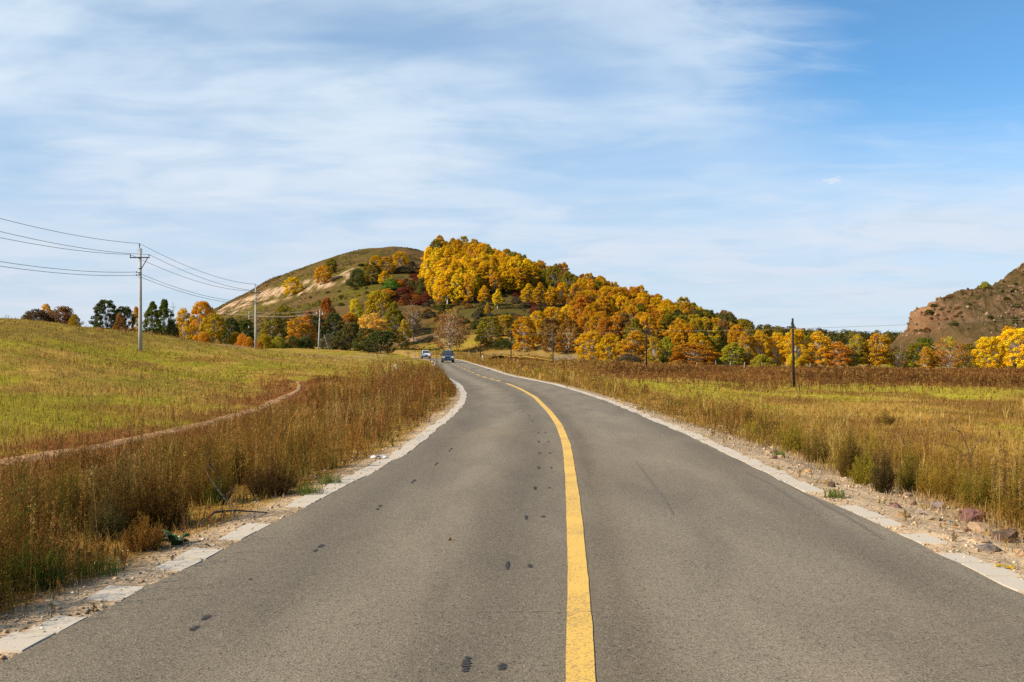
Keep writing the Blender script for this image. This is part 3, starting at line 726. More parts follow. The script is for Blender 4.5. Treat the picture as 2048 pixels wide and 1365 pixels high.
def slope_texture():
    """scree on the stony hill, tussocks on the bare one"""
    oc = np.array([(1, 0, 0), (-1, 0, 0), (0, 1, 0), (0, -1, 0), (0, 0, 1), (0, 0, -1)], float); fc = np.array([(0, 2, 4), (2, 1, 4), (1, 3, 4), (3, 0, 4), (2, 0, 5), (1, 2, 5), (3, 1, 5), (0, 3, 5)])
    m, k = RHX.shape; n = 17000; i = rng.integers(0, m, n); j = (rng.uniform(0, 1, n)**1.3*k).astype(int); z = RHZ[i, j]; x = RHX[i, j]+rng.normal(0, .3, n); y = RHY[i, j]+rng.normal(0, .3, n)
    kk = (z > 6+4*rng.uniform(0, 1, n)) & (y < 325) & (fbm(x*.12, z*.2, 107, 3) > .42); x, y, z = x[kk], y[kk], z[kk]; n = len(x)
    s = .18+.55*rng.uniform(0, 1, n)**2.5; v = oc[None]*rng.uniform(.55, 1.25, (n, 6, 1))*s[:, None, None]+np.stack([x, y, z], 1)[:, None]; c = pal([(.24, .14, .085), (.30, .19, .12), (.18, .10, .06), (.33, .20, .11)], n)
    me = np_mesh('scree', v.reshape(-1, 3), (np.arange(n)[:, None, None]*6+fc[None]).reshape(-1, 3), {'col': np.repeat(c, 6, 0)})
    tag(link('scree', me, M_ROCKA), 'loose brown stones scattered over the stony hill', 'stones', kind='stuff')
    n = 26000; u = rng.uniform(380, 1130, n); d = rng.uniform(265, 520, n); x = (u-U0)/F*d; z = zt(x, d); q = fbm(x*.09, d*.09, 108, 4); kk = rng.uniform(0, 1, n) < smooth01(q, .40, .60)
    for P, w in SAND_LINES: kk &= (seg_dist(x, d, P) > w*1.0) | (rng.uniform(0, 1, n) < .06)
    x, d, z = x[kk], d[kk], z[kk]; n = len(x); T = Tris(); c = pal([(.075, .060, .018), (.11, .075, .022), (.17, .11, .035), (.055, .048, .016)], n)
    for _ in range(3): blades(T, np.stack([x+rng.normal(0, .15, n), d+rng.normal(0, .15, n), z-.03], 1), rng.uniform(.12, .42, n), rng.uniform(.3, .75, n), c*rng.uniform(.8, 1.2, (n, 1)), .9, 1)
    tag(link('hill_tussocks', T.mesh('hill_tussocks'), M_GRASS), 'short olive tussocks over the bare shouldered hill', 'grass', kind='stuff')


def rock_hit(u, v):
    d = Vector(((u-U0)/F, 1, (V0-v)/F)).normalized(); h = BVH_ROCK.ray_cast(Vector((0, 0, H)), d, 900); return None if h[0] is None else tuple(h[0])


# ------------------------------------------------------------------ card plants (all as plain triangles)


def unit(a): return a/np.maximum(np.linalg.norm(a, axis=-1, keepdims=True), 1e-9)


class Tris:
    def __init__(self): self.V = []; self.Cc = []

    def add(self, a, b, c, ca, cb, cc):
        self.V.append(np.stack([a, b, c], -2).reshape(-1, 3).astype(np.float32)); self.Cc.append(np.stack([ca, cb, cc], -2).reshape(-1, 3).astype(np.float32))

    def count(self): return sum(len(v) for v in self.V)//3

    def mesh(self, name):
        V = np.concatenate(self.V); c = np.clip(np.concatenate(self.Cc), 0.004, .9); return np_mesh(name, V, np.arange(len(V)).reshape(-1, 3), {'col': c})


def rdir(n, up=0.0):
    v = rng.normal(size=(n, 3)); v[:, 2] = np.abs(v[:, 2])*(1 if up else 0)+v[:, 2]*(0 if up else 1)+up; return unit(v)


def blades(T, P, h, w, col, lean=.35, seg=1, tip=1.25):
    n = len(P); a = rng.uniform(0, 2*pi, n); side = np.stack([np.cos(a), np.sin(a), np.zeros(n)], 1)*(w/2)[:, None]
    b = rng.uniform(0, 2*pi, n); ln = rng.uniform(.1, 1, n)*lean*h; off = np.stack([np.cos(b)*ln, np.sin(b)*ln, h], 1)
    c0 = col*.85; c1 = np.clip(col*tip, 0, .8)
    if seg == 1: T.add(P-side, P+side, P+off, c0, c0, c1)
    else:
        mid = P+off*np.array((.35, .35, .62)); s2 = side*.75; cm = (c0+c1)/2
        T.add(P-side, P+side, mid+s2, c0, c0, cm); T.add(P-side, mid+s2, mid-s2, c0, cm, cm); T.add(mid-s2, mid+s2, P+off, cm, cm, c1)


def stalks(T, P, h, col, K, leafn, leafs, stemw, lean=.18, spread=.35, f0=.25, seedcol=None, conic=True):
    """upright dry weeds: a stem, K side twigs and leafn small leaf/seed flakes on each"""
    n = len(P)
    if n == 0: return
    a = rng.uniform(0, 2*pi, n); l = rng.uniform(0, lean, n); ax = unit(np.stack([np.cos(a)*l, np.sin(a)*l, np.ones(n)], 1)); tipp = P+ax*h[:, None]
    b = rng.uniform(0, 2*pi, n); sd = np.stack([np.cos(b), np.sin(b), 0*b], 1)*(stemw/2)[:, None]
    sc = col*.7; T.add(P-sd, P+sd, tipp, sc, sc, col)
    f = rng.uniform(f0, 1, (n, K)); base = P[:, None]+ax[:, None]*(h[:, None]*f)[..., None]
    t = rng.uniform(0, 2*pi, (n, K)); el = rng.uniform(.45, 1.25, (n, K)); dr = np.stack([np.cos(t)*np.cos(el), np.sin(t)*np.cos(el), np.sin(el)], -1)
    ln = h[:, None]*spread*((1.12-f) if conic else np.sqrt(np.clip(1.1-f, .05, 1)))*rng.uniform(.5, 1.2, (n, K)); end = base+dr*ln[..., None]
    s2 = np.cross(dr, rng.normal(size=dr.shape)); s2 = unit(s2)*(stemw[:, None, None]*.32)
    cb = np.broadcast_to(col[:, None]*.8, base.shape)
    T.add((base-s2).reshape(-1, 3), (base+s2).reshape(-1, 3), end.reshape(-1, 3), cb.reshape(-1, 3), cb.reshape(-1, 3), cb.reshape(-1, 3))
    if leafn:
        q = rng.uniform(.15, 1.05, (n, K, leafn)); p = base[:, :, None]+dr[:, :, None]*(ln[..., None]*q)[..., None]+rng.normal(size=(n, K, leafn, 3))*(leafs[:, None, None, None]*.5)
        d1 = unit(rng.normal(size=p.shape)+np.array((0, 0, .5))); d2 = unit(np.cross(d1, rng.normal(size=p.shape))); s = leafs[:, None, None, None]*rng.uniform(.6, 1.4, (n, K, leafn, 1))
        sc_ = (seedcol if seedcol is not None else col); cl = sc_[:, None, None]*rng.uniform(.75, 1.28, (n, K, leafn, 1)); cl = np.broadcast_to(cl, p.shape)
        T.add((p-d1*s*.5-d2*s*.28).reshape(-1, 3), (p-d1*s*.5+d2*s*.28).reshape(-1, 3), (p+d1*s*.6).reshape(-1, 3), cl.reshape(-1, 3), cl.reshape(-1, 3), (cl*1.1).reshape(-1, 3))


def pal(names, n, wts=None, var=.18):
    A = np.array([C[k] if isinstance(k, str) else np.array(k) for k in names]); i = rng.choice(len(A), n, p=wts); c = A[i]*rng.uniform(1-var, 1+var, (n, 1)); return c*rng.uniform(.93, 1.07, (n, 3))


def sample_view(n, d0, d1, u0=-160, u1=2210, pw=1.0):
    """random ground points, evenly spread as seen from the road"""
    d = np.exp(rng.uniform(math.log(d0), math.log(d1), n)) if pw == 1.0 else (d0**(1-pw)+rng.uniform(0, 1, n)*(d1**(1-pw)-d0**(1-pw)))**(1/(1-pw))
    u = rng.uniform(u0, u1, n); x = (u-U0)/F*d; return x, d


def stuff(T, name, label, cat, mat):
    o = link(name, T.mesh(name), mat); return tag(o, label, cat, kind='stuff')


CRESTB = None


def meadow_grass():
    T = Tris(); T2 = Tris()
    x, y = sample_view(430000, 5, 240, -200, 2300)
    sides = [sample_view(60000, 3.5, 45, a, b) for a, b in ((-1700, -200), (2300, 3800))]
    x = np.concatenate([x]+[q[0] for q in sides]); y = np.concatenate([y]+[q[1] for q in sides])
    o = road_off(x, y); left = x < (rl(y)+rr(y))/2; td = trail_d(x, y)
    xt = np.interp(y, TRAIL[:, 1], TRAIL[:, 0]); inner = left & (x > xt) & (y < 60) & (o < 9)
    p = np.ones(len(x)); p *= smooth01(o, .42, 1.1)*.9+.06*(o > .36); p *= smooth01(td+.25*(fbm(x*3, y*3, 133, 2)-.5), .10, .34); p = np.where(inner & (td > 1.2), p*.55, p)
    p *= np.where(~left, smooth01(o, .5, 1.5+.5*(1-smooth01(y, 14, 26)))*.94+.06, 1)
    n2 = fbm(x*.8, y*.5, 131, 3); p *= .45+.9*n2
    k = (rng.uniform(0, 1, len(x)) < p) & (o > .36) & ((y < 135) | (x/y > -.09)); x, y, o, left, td = x[k], y[k], o[k], left[k], td[k]; z = zt(x, y); n = len(x)
    c = gcolor(x, y)*rng.uniform(.72, 1.35, (n, 1)); c *= rng.uniform(.9, 1.1, (n, 3))
    dry = rng.uniform(0, 1, n) < .18; c[dry] = c[dry]*.5+C['straw']*.55
    h = (.03+.06*rng.uniform(0, 1, n)**1.5+.07*fbm(x*.6, y*.4, 132, 3))*(1+.8*dry); h *= .75+.25*smooth01(o, .5, 2.5)
    w = np.maximum(.0045, y*.00075)*rng.uniform(.7, 1.5, n)
    P = np.stack([x, y, z-.01], 1)
    for lf, TT in ((True, T), (False, T2)):
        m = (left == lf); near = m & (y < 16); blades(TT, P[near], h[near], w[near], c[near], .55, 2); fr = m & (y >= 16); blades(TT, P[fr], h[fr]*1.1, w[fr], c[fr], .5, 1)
    print('grass tris', T.count(), T2.count())
    stuff(T, 'meadow_grass', 'yellow green meadow grass on the rise behind the dirt trail', 'grass', M_GRASS)
    stuff(T2, 'field_grass', 'ochre field grass between the road and the birch row', 'grass', M_GRASS)


def tufts(T, P, n, h, spread, w, col, lean=.5):
    """clumps of long curved blades"""
    m = len(P)
    if m == 0: return
    a = rng.uniform(0, 2*pi, (m, n)); r = spread[:, None]*rng.uniform(0, 1, (m, n))**.5
    Q = np.repeat(P[:, None], n, 1).copy(); Q[..., 0] += np.cos(a)*r; Q[..., 1] += np.sin(a)*r
    hh = (h[:, None]*rng.uniform(.5, 1.15, (m, n))).ravel(); cc = (col[:, None]*rng.uniform(.7, 1.35, (m, n, 1))).reshape(-1, 3)
    blades(T, Q.reshape(-1, 3), hh, np.repeat(w, n)*rng.uniform(.7, 1.3, m*n), cc, lean, 2, 1.35)


NEAR_BUSH = [(232, 1064, .62), (318, 1056, .50), (38, 1070, .50), (212, 1082, .28), (288, 1102, .34), (420, 1008, .42), (545, 992, .48), (128, 1040, .42), (1700, 955, .3), (1766, 985, .22), (1890, 1000, .4), (1955, 1022, .3), (1822, 985, .28), (1584, 905, .3), (1632, 925, .3)]


def clear_of_bushes(x, y):
    k = np.ones(len(x), bool)
    for bx, by, r in NB: k &= (np.hypot(x-bx, (y-by)*.8) > r) & ~((np.abs(x-bx*y/by) < r*.75) & (y < by) & (y > by-.9))
    return k


def tall_weeds():
    global NB
    NB = [(*ground_hit(u, v, 4, 60)[:2], r) for u, v, r in NEAR_BUSH]
    TL = Tris(); TR = Tris(); TB = Tris(); TM = Tris()
    dc = [(.30, .145, .030), (.36, .175, .034), (.25, .095, .024), (.40, .23, .058), (.17, .105, .022), (.44, .29, .10)]
    # inner verge, between the asphalt and the trail
    def verge(n, d0, d1, K, lf, scale, stems):
        x, y = sample_view(n, d0, d1, -260, 1100, 1.6); xt = np.interp(y, TRAIL[:, 1], TRAIL[:, 0]); o = rl(y)-x; it = x-xt
        n1 = fbm(x*.55, y*.30, 141, 3); n2 = fbm(x*1.6, y*1.1, 142, 3)
        p = smooth01(o, .38, .85)*smooth01(n2, .24, .50)*1.2*smooth01(it, -.3, .9)*(.5+.5*smooth01(it, .6, 2.2)); p *= np.where(y > 48, .65, 1)
        k = (o > .38) & (rng.uniform(0, 1, len(x)) < p) & clear_of_bushes(x, y); x, y, o, n1, n2, it = x[k], y[k], o[k], n1[k], n2[k], it[k]; m = len(x)
        far = smooth01(y, 27, 35)*(1-smooth01(y, 46, 54))*(1-smooth01(o, 2.5, 5.5))*smooth01(o, .5, 1.5)
        lump = smooth01(fbm(x*.62, y*.36, 147, 3), .36, .62); nearw = 1-smooth01(y, 12, 20)
        h = (.12+.66*smooth01(o, .45, 1.35)*(.18+1.05*lump))*rng.uniform(.5, 1.3, m); h *= (1+1.15*far)*(.25+.75*smooth01(it, .9, 3.0)); h *= 1-.62*smooth01(o, 1.9, 3.0)*nearw
        red = smooth01(fbm(x*.35, y*.15, 145, 3), .48, .64)
        dk = smooth01(fbm(x*.75+3, y*.45, 158, 3), .48, .60)[:, None]
        # neighbours look alike: kind and tint follow slow noise
        q = np.clip(fbm(x*.9, y*.6, 146, 2)*1.9-.45+rng.normal(0, .16, m), 0, .999); col = np.array(dc)[(q*6).astype(int)]*rng.uniform(.75, 1.3, (m, 1))*rng.uniform(.94, 1.06, (m, 3))
        col = col*(1-.62*dk)+np.array((.085, .058, .015))*.62*dk; h *= 1+.18*dk[:, 0]
        rr_ = rng.uniform(0, 1, m) < red*.7+.75*(1-smooth01(it, .5, 2.2)); col[rr_] = pal([(.25, .090, .034), (.30, .115, .036), (.20, .070, .030)], rr_.sum())
        gg = (rng.uniform(0, 1, m) < .12+.25*(1-smooth01(o, .5, 1.3))); col[gg] = pal([(.12, .125, .022), (.16, .15, .024)], gg.sum())
        P = np.stack([x, y, zt(x, y)-.01], 1); lw = np.maximum(.013, y*.00095*scale); sw = np.maximum(.0045, y*.00045)
        kind = rng.uniform(0, 1, m); A = kind < .22; B = (kind >= .22) & (kind < .74); G = kind >= .74
        for q in range(stems):
            PA = P[A]+np.concatenate([rng.normal(0, .05, (A.sum(), 2)), np.zeros((A.sum(), 1))], 1); stalks(TL, PA, h[A]*rng.uniform(.7, 1.15, A.sum()), col[A], K, lf, lw[A], sw[A], .42, .26, .30)
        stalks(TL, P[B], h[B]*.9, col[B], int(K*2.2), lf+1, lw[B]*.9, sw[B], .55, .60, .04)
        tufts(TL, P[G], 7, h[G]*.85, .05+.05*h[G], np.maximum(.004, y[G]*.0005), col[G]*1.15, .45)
    # loose thickets standing out of the weeds
    def thickets(TT, n, d0, d1, u0, u1, cols, lo, hi, ok):
        x, y = sample_view(n, d0, d1, u0, u1, 1.4); k = ok(x, y) & clear_of_bushes(x, y); x, y = x[k], y[k]
        for cx, cy_ in zip(x, y):
            m = int(rng.integers(12, 30)); r = rng.uniform(.10, .38); px_ = cx+rng.normal(0, r, m); py_ = cy_+rng.normal(0, r, m); cc = np.array(cols[int(rng.integers(len(cols)))])*rng.uniform(.7, 1.2)
            hh = rng.uniform(lo, hi)*np.exp(-((px_-cx)**2+(py_-cy_)**2)/(2.6*r*r))*rng.uniform(.75, 1.15, m); kk = 16 if cy_ < 14 else 9 if cy_ < 28 else 6
            stalks(TT, np.stack([px_, py_, zt(px_, py_)-.01], 1), hh, cc*rng.uniform(.8, 1.25, (m, 1)), kk, 4 if cy_ < 14 else 3, np.full(m, max(.012, cy_*.0009)), np.full(m, max(.0045, cy_*.00045)), .35, float(rng.uniform(.25, .5)), .06)
    thickets(TL, 520, 4.6, 56, -240, 1000, [(.24, .105, .025), (.36, .18, .036), (.17, .070, .020), (.115, .078, .018), (.42, .25, .055), (.20, .13, .022), (.13, .060, .018)], .4, 1.05, lambda x, y: (rl(y)-x > .8) & (x > np.interp(y, TRAIL[:, 1], TRAIL[:, 0])+.9) & ((y > 13) | (rl(y)-x < 2.3)))
    thickets(TR, 330, 7, 90, 1050, 2330, [(.36, .21, .04), (.20, .14, .026), (.29, .14, .034), (.32, .24, .028), (.15, .095, .024)], .35, .75, lambda x, y: (x-rr(y) > 1.0) & (x-rr(y) < 5.5))
    # straw plumes above the rest
    def plumes(TT, n, d0, d1, u0, u1, ok, lo, hi):
        x, y = sample_view(n, d0, d1, u0, u1, 1.5); k = ok(x, y) & clear_of_bushes(x, y); x, y = x[k], y[k]; m = len(x); h = rng.uniform(lo, hi, m)*(.7+.6*fbm(x*.5, y*.3, 148, 3)); c = pal([(.46, .29, .085), (.40, .20, .045), (.34, .15, .034), (.50, .35, .13)], m)
        stalks(TT, np.stack([x, y, zt(x, y)-.01], 1), h, c, 16, 4, np.maximum(.010, y*.0008), np.maximum(.0045, y*.00042), .16, .075, .52)
    plumes(TL, 1500, 4.4, 52, -240, 1000, lambda x, y: (rl(y)-x > .7) & (fbm(x*.62, y*.36, 147, 3) > .46) & ((y > 14) | (rl(y)-x < 2.6)) & (x > np.interp(y, TRAIL[:, 1], TRAIL[:, 0])+.5) & (fbm(x*.7, y*.4, 149, 3) > .42), .5, .95)
    plumes(TR, 1100, 7, 70, 1050, 2330, lambda x, y: (x-rr(y) > 1.1) & (x-rr(y) < 7) & (fbm(x*.7, y*.4, 149, 3) > .44), .45, .8)
    # the tall stand that hides the asphalt edge at the bend
    m = 1500; y = rng.uniform(35, 58, m); o = .45+3.4*rng.uniform(0, 1, m)**1.4; x = rl(y)-o; hh = rng.uniform(.65, 1.3, m)*smooth01(o, .2, 1.3)*smooth01(y, 33, 40)*(1-.5*smooth01(o, 2.4, 3.8))*(.6+.7*fbm(x*.6, y*.3, 157, 3)); hh = np.maximum(hh, .2)
    stalks(TL, np.stack([x, y, zt(x, y)-.02], 1), hh, pal([(.26, .115, .028), (.34, .17, .036), (.19, .085, .024), (.40, .23, .055), (.16, .11, .024)], m), 13, 3, y*.00085, y*.00045, .3, .2, .2)
    verge(2500, 4.2, 9, 16, 4, 1.0, 3); verge(3900, 9, 20, 11, 3, 1, 3); verge(7600, 20, 60, 6, 2, 1.1, 2)
    # outer verge
    oc = [(.38, .215, .042), (.31, .165, .036), (.46, .31, .09), (.22, .14, .026), (.32, .235, .028), (.27, .125, .034)]
    def outer(n, d0, d1, K, lf, scale, stems):
        x, y = sample_view(n, d0, d1, 1000, 2330, 1.5); o = x-rr(y); n1 = fbm(x*.5+9, y*.3, 151, 3); n2 = fbm(x*1.3, y*.9, 152, 3)
        lo = .45+.85*(1-smooth01(y, 13, 25))
        p = smooth01(o, lo-.75, lo+1.0)**1.3*(1-smooth01(o, lo+1.8, lo+4.6)*.86)*smooth01(n2, .36, .62)*1.1; p = np.maximum(p, .07*(o > .28))
        k = (rng.uniform(0, 1, len(x)) < p) & clear_of_bushes(x, y); x, y, o, n1, lo = x[k], y[k], o[k], n1[k], lo[k]; m = len(x)
        h = (.10+.56*smooth01(o, lo-.6, lo+1.2)*(.15+1.0*smooth01(n1, .34, .64)))*rng.uniform(.45, 1.3, m); h *= 1-.35*smooth01(o, lo+2.5, lo+5)
        q = np.clip(fbm(x*.8, y*.5, 156, 2)*1.9-.45+rng.normal(0, .17, m), 0, .999); col = np.array(oc)[(q*6).astype(int)]*rng.uniform(.75, 1.3, (m, 1))
        P = np.stack([x, y, zt(x, y)-.01], 1); lw = np.maximum(.013, y*.00095*scale); sw = np.maximum(.0045, y*.00045)
        kind = rng.uniform(0, 1, m); A = kind < .36; B = (kind >= .36) & (kind < .72); G = kind >= .72
        for q in range(stems):
            PA = P[A]+np.concatenate([rng.normal(0, .05, (A.sum(), 2)), np.zeros((A.sum(), 1))], 1); stalks(TR, PA, h[A]*rng.uniform(.7, 1.15, A.sum()), col[A], K, lf, lw[A], sw[A], .42, .26, .30)
        stalks(TR, P[B], h[B]*.9, col[B], int(K*2.2), lf+1, lw[B]*.95, sw[B], .3, .55, .08)
        tufts(TR, P[G], 7, h[G]*.85, .05+.05*h[G], np.maximum(.004, y[G]*.0005), col[G]*1.15, .45)
    outer(3200, 7, 16, 12, 4, 1, 3); outer(4600, 16, 34, 8, 2, 1.05, 3); outer(11000, 34, 215, 4, 2, 1.1, 2)
    # russet band across the flats
    x, y = sample_view(34000, 60, 190, 980, 2330, 1.0); u = U0+F*x/y; o = x-rr(y)
    p = smooth01(y+34*(fbm(x*.04, y*.03, 164, 3)-.5), 66, 88)*(1-.5*smooth01(y, 160, 180))*smooth01(u, 1080, 1330)*(.35+.95*fbm(x*.14, y*.05, 161, 3))+.14
    k = (rng.uniform(0, 1, len(x)) < p*.8) & (o > 4); x, y = x[k], y[k]; m = len(x); n1 = fbm(x*.14, y*.07, 162, 3)
    col = mixc(np.array((.25, .112, .032)), np.array((.115, .050, .018)), smooth01(n1, .34, .62))*rng.uniform(.7, 1.35, (m, 1)); st = rng.uniform(0, 1, m) < .26; col[st] = pal([(.38, .22, .06), (.34, .17, .045)], st.sum())
    stalks(TB, np.stack([x, y, zt(x, y)-.02], 1), rng.uniform(.25, .65, m)*(.45+1.1*n1), col, 4, 2, y*.0011, y*.0006, .25, .36)
    # scattered dry stalks over the rise and the field
    x, y = sample_view(16000, 14, 128, -150, 2250, 1.0); lf_ = x < rl(y); o = np.where(lf_, rl(y)-x, x-rr(y)); n1 = fbm(x*.25, y*.13, 171, 3); td = trail_d(x, y)
    k = (o > 3) & (rng.uniform(0, 1, len(x)) < smooth01(n1, .46, .66)*.7+.06+.8*(td < 2.2)*(y < 60)) & (td > .5); x, y, td = x[k], y[k], td[k]; m = len(x)
    col = pal([(.29, .13, .04), (.23, .09, .03), (.36, .21, .06)], m); rd = td < 2.4; col[rd] = pal([(.23, .080, .028), (.27, .10, .032)], rd.sum())
    stalks(TM, np.stack([x, y, zt(x, y)-.02], 1), rng.uniform(.13, .42, m), col, 5, 2, np.maximum(.011, y*.00095), np.maximum(.005, y*.0005), .25, .32)
    x, y = sample_view(9000, 118, 245, 860, 1380, 1.0); o = x-rr(y); n1 = fbm(x*.2, y*.06, 173, 3); k = ((y > 235) | (o > .8)) & (rng.uniform(0, 1, len(x)) < .15+.8*smooth01(n1, .40, .62)); x, y = x[k], y[k]; m = len(x)
    stalks(TM, np.stack([x, y, zt(x, y)-.02], 1), rng.uniform(.2, .55, m), pal([(.30, .15, .04), (.25, .11, .032), (.38, .23, .06), (.30, .22, .04)], m), 4, 2, y*.001, y*.0006, .25, .34)
    import sys; sys.stderr.write('weeds %d %d %d %d\n' % (TL.count(), TR.count(), TB.count(), TM.count()))
    stuff(TL, 'verge_weeds', 'tall brown and rust dry weeds between asphalt and dirt trail', 'weeds', M_WEED)
    stuff(TR, 'roadside_weeds', 'straw and olive weeds along the stony shoulder', 'weeds', M_WEED)
    stuff(TB, 'russet_weeds', 'band of russet dry weeds across the flats before the birches', 'weeds', M_WEED)
    stuff(TM, 'dry_stalks', 'scattered dry stalks standing in the meadow grass', 'weeds', M_WEED)


meadow_grass(); tall_weeds(); slope_texture()

# ------------------------------------------------------------------ trees


def tree_variant(kind, seed):
    """returns (trunk mesh, crown mesh, height, width) at nominal size"""
    r = np.random.default_rng(seed); R_ = random.Random(seed)
    cfg = dict(broad=(10, 4.6, .04, 135, 76, .27, .70), tall=(12, 2.7, .20, 96, 74, .27, .62), oval=(11, 3.6, .08, 120, 76, .27, .68), dome=(4, 3.4, -.02, 60, 100, .20, .68), sparse=(10, 3.9, .10, 80, 36, .26, 1.0), airy=(11, 3.4, .06, 96, 88, .25, .80))[kind]
    Ht, Rw, cb, NC, LPC, LS, rc = cfg
    if kind == 'dome': rc = .75
    # crown outline: sampled clump centres
    cz0 = Ht*cb; ch = Ht-cz0; cen = []
    tries = 0
    lob = [(r.uniform(0, 2*pi), r.uniform(.15, .95), r.uniform(.58, 1.30)) for _ in range(10)]
    while len(cen) < NC and tries < 5000:
        tries += 1
        t = r.uniform(0.02, .97)
        prof = {'tall': (math.sin(pi*min(1, t*.90+.10))**.65)*(1.0-.30*t), 'oval': math.sin(pi*(t*.84+.13))**.75, 'broad': math.sin(pi*(t*.70+.25))**.65, 'dome': math.sqrt(max(.02, 1-t*t))*.98, 'sparse': math.sin(pi*(t*.74+.18))**.7, 'airy': math.sin(pi*(t*.78+.16))**.7}[kind]
        a = r.uniform(0, 2*pi); k = 1.0
        for la, lt, lk in lob: k += (lk-1)*math.exp(-((math.atan2(math.sin(a-la), math.cos(a-la))/.7)**2+((t-lt)/.22)**2))*1.3
        q = r.uniform(.35 if kind in ('sparse', 'airy') else .55, 1.0)**.6
        rr_ = max(0, Rw*prof*k-rc*.55)*q; p = np.array((rr_*math.cos(a), rr_*math.sin(a), cz0+ch*t))
        if kind == 'dome': p[2] = max(p[2], .25)
        if all(np.linalg.norm(p-c) > rc*.70 for c in cen): cen.append(p)
    cen = np.array(cen); nc = len(cen)
    mb = MB(); tr = Ht*.014 if kind != 'dome' else .06; lean = r.normal(0, .02, 2)
    th = Ht*(.80 if kind in ('tall', 'airy', 'oval') else .62)
    if kind == 'dome': th = Ht*.5
    pts = [(lean[0]*th*s*6*s+.10*math.sin(5*s+seed)*s, lean[1]*th*s*4*s, th*s-.25*(s == 0)) for s in np.linspace(0, 1, 6)]
    multi = 3 if kind in ('sparse', 'dome') else 1
    mb.tube(pts, [tr*(1.25-1.0*s) for s in np.linspace(0, 1, 6)], 6)
    for q in range(multi-1):
        a = R_.uniform(0, 6.28); mb.tube([(0.12*math.cos(a), .12*math.sin(a), -.2), (Rw*.16*math.cos(a), Rw*.16*math.sin(a), th*.4), (Rw*.34*math.cos(a), Rw*.34*math.sin(a), th*1.05)], [tr*.85, tr*.6, tr*.2], 5)
    for c in cen:
        s = float(np.clip(r.uniform(.30, .62)*(c[2]/th), .12, .98)); b = np.array(pts[int(round(s*5))]); md = b*.45+c*.55+np.array((0, 0, -.12*np.hypot(*(c-b)[:2])))
        mb.tube([tuple(b), tuple(md), tuple(c)], [tr*(.32 if kind in ('airy', 'sparse') else .26), tr*(.21 if kind in ('airy', 'sparse') else .17), tr*.06], 3, cap=False)
        if kind in ('sparse', 'airy'):
            for _ in range(4):
                e = c+r.normal(0, rc*.55, 3)+np.array((0, 0, .3)); mb.tube([tuple(c*.7+md*.3), tuple(e)], [tr*.13, tr*.05], 3, cap=False)
    me_t = bpy.data.meshes.new('trunk'); me_t.from_pydata(mb.V, [], mb.Fs); me_t.update()
    # leaves
    V = []; per = r.integers(int(LPC*.7), int(LPC*1.3), nc); idx = np.repeat(np.arange(nc), per); n = len(idx)
    dv = unit(r.normal(size=(n, 3))); rad_ = rc*r.uniform(.25, 1.0, n)**.5*r.uniform(.8, 1.15, nc)[idx]; off = dv*rad_[:, None]*np.array((1, 1, .78)); P = cen[idx]+off
    if kind == 'dome': P[:, 2] = np.maximum(P[:, 2], r.uniform(.03, .3, n))
    nrm = unit(dv*.9+np.array((0, 0, .35))+r.normal(size=(n, 3))*.55); t1 = unit(np.cross(nrm, r.normal(size=(n, 3)))); t2 = np.cross(nrm, t1); s = LS*r.uniform(.6, 1.35, n)[:, None]
    a = P-t1*s*.6; b = P+t2*s*.5; c2 = P+t1*s*.6; d = P-t2*s*.5
    Vt = np.stack([a, b, c2, d], 1).reshape(-1, 3); Fq = np.arange(len(Vt)).reshape(-1, 4)
    cl = r.uniform(.84, 1.18, nc)[idx]; lf = cl*r.uniform(.72, 1.30, n); hue = r.normal(0, .07, nc)[idx]+r.normal(0, .07, n)
    colv = np.stack([lf*(1+hue*.25), lf*(1-hue), lf*(1-hue*1.4)], 1); colv = np.repeat(np.clip(colv, .1, 3), 4, 0)
    me_c = np_mesh('crown', Vt, Fq, {'col': colv})
    wid = float(np.percentile(Vt[:, 0], 98.5)-np.percentile(Vt[:, 0], 1.5)); hh = float(np.percentile(Vt[:, 2], 99.5))
    me_t.materials.append(M_BARKD if kind == 'dome' else M_BARKW if kind in ('airy', 'sparse', 'tall') else M_BARK); me_c.materials.append(M_LEAF)
    return me_t, me_c, hh, wid


VAR = {}
for kd, cnt in (('broad', 4), ('tall', 5), ('oval', 4), ('dome', 4), ('sparse', 3), ('airy', 3)):
    VAR[kd] = [tree_variant(kd, 100+17*q+len(kd)*7) for q in range(cnt)]
# the same crowns on dark bark
def bark(t, m): t = t.copy(); t.materials.clear(); t.materials.append(m); return t
VAR['willow'] = [(bark(t, M_BARKD), c, h, w) for t, c, h, w in VAR['broad'][:3]]
VAR['brush'] = [(bark(t, M_BARKD), c, h, w) for t, c, h, w in VAR['sparse']]

COLR = dict(gold=(.48, .262, .010), bright=(.56, .35, .014), yellow=(.50, .34, .016), amber=(.42, .205, .012), orange=(.38, .155, .014), rust=(.26, .085, .016), brown=(.20, .095, .026), olive=(.185, .135, .014), mustard=(.32, .20, .014), green=(.095, .102, .015), lime=(.265, .215, .020), dark=(.066, .070, .019), darkolive=(.094, .082, .022), maroon=(.14, .040, .022), grey=(.105, .078, .045), pale=(.46, .26, .045))
TREE_N = 0


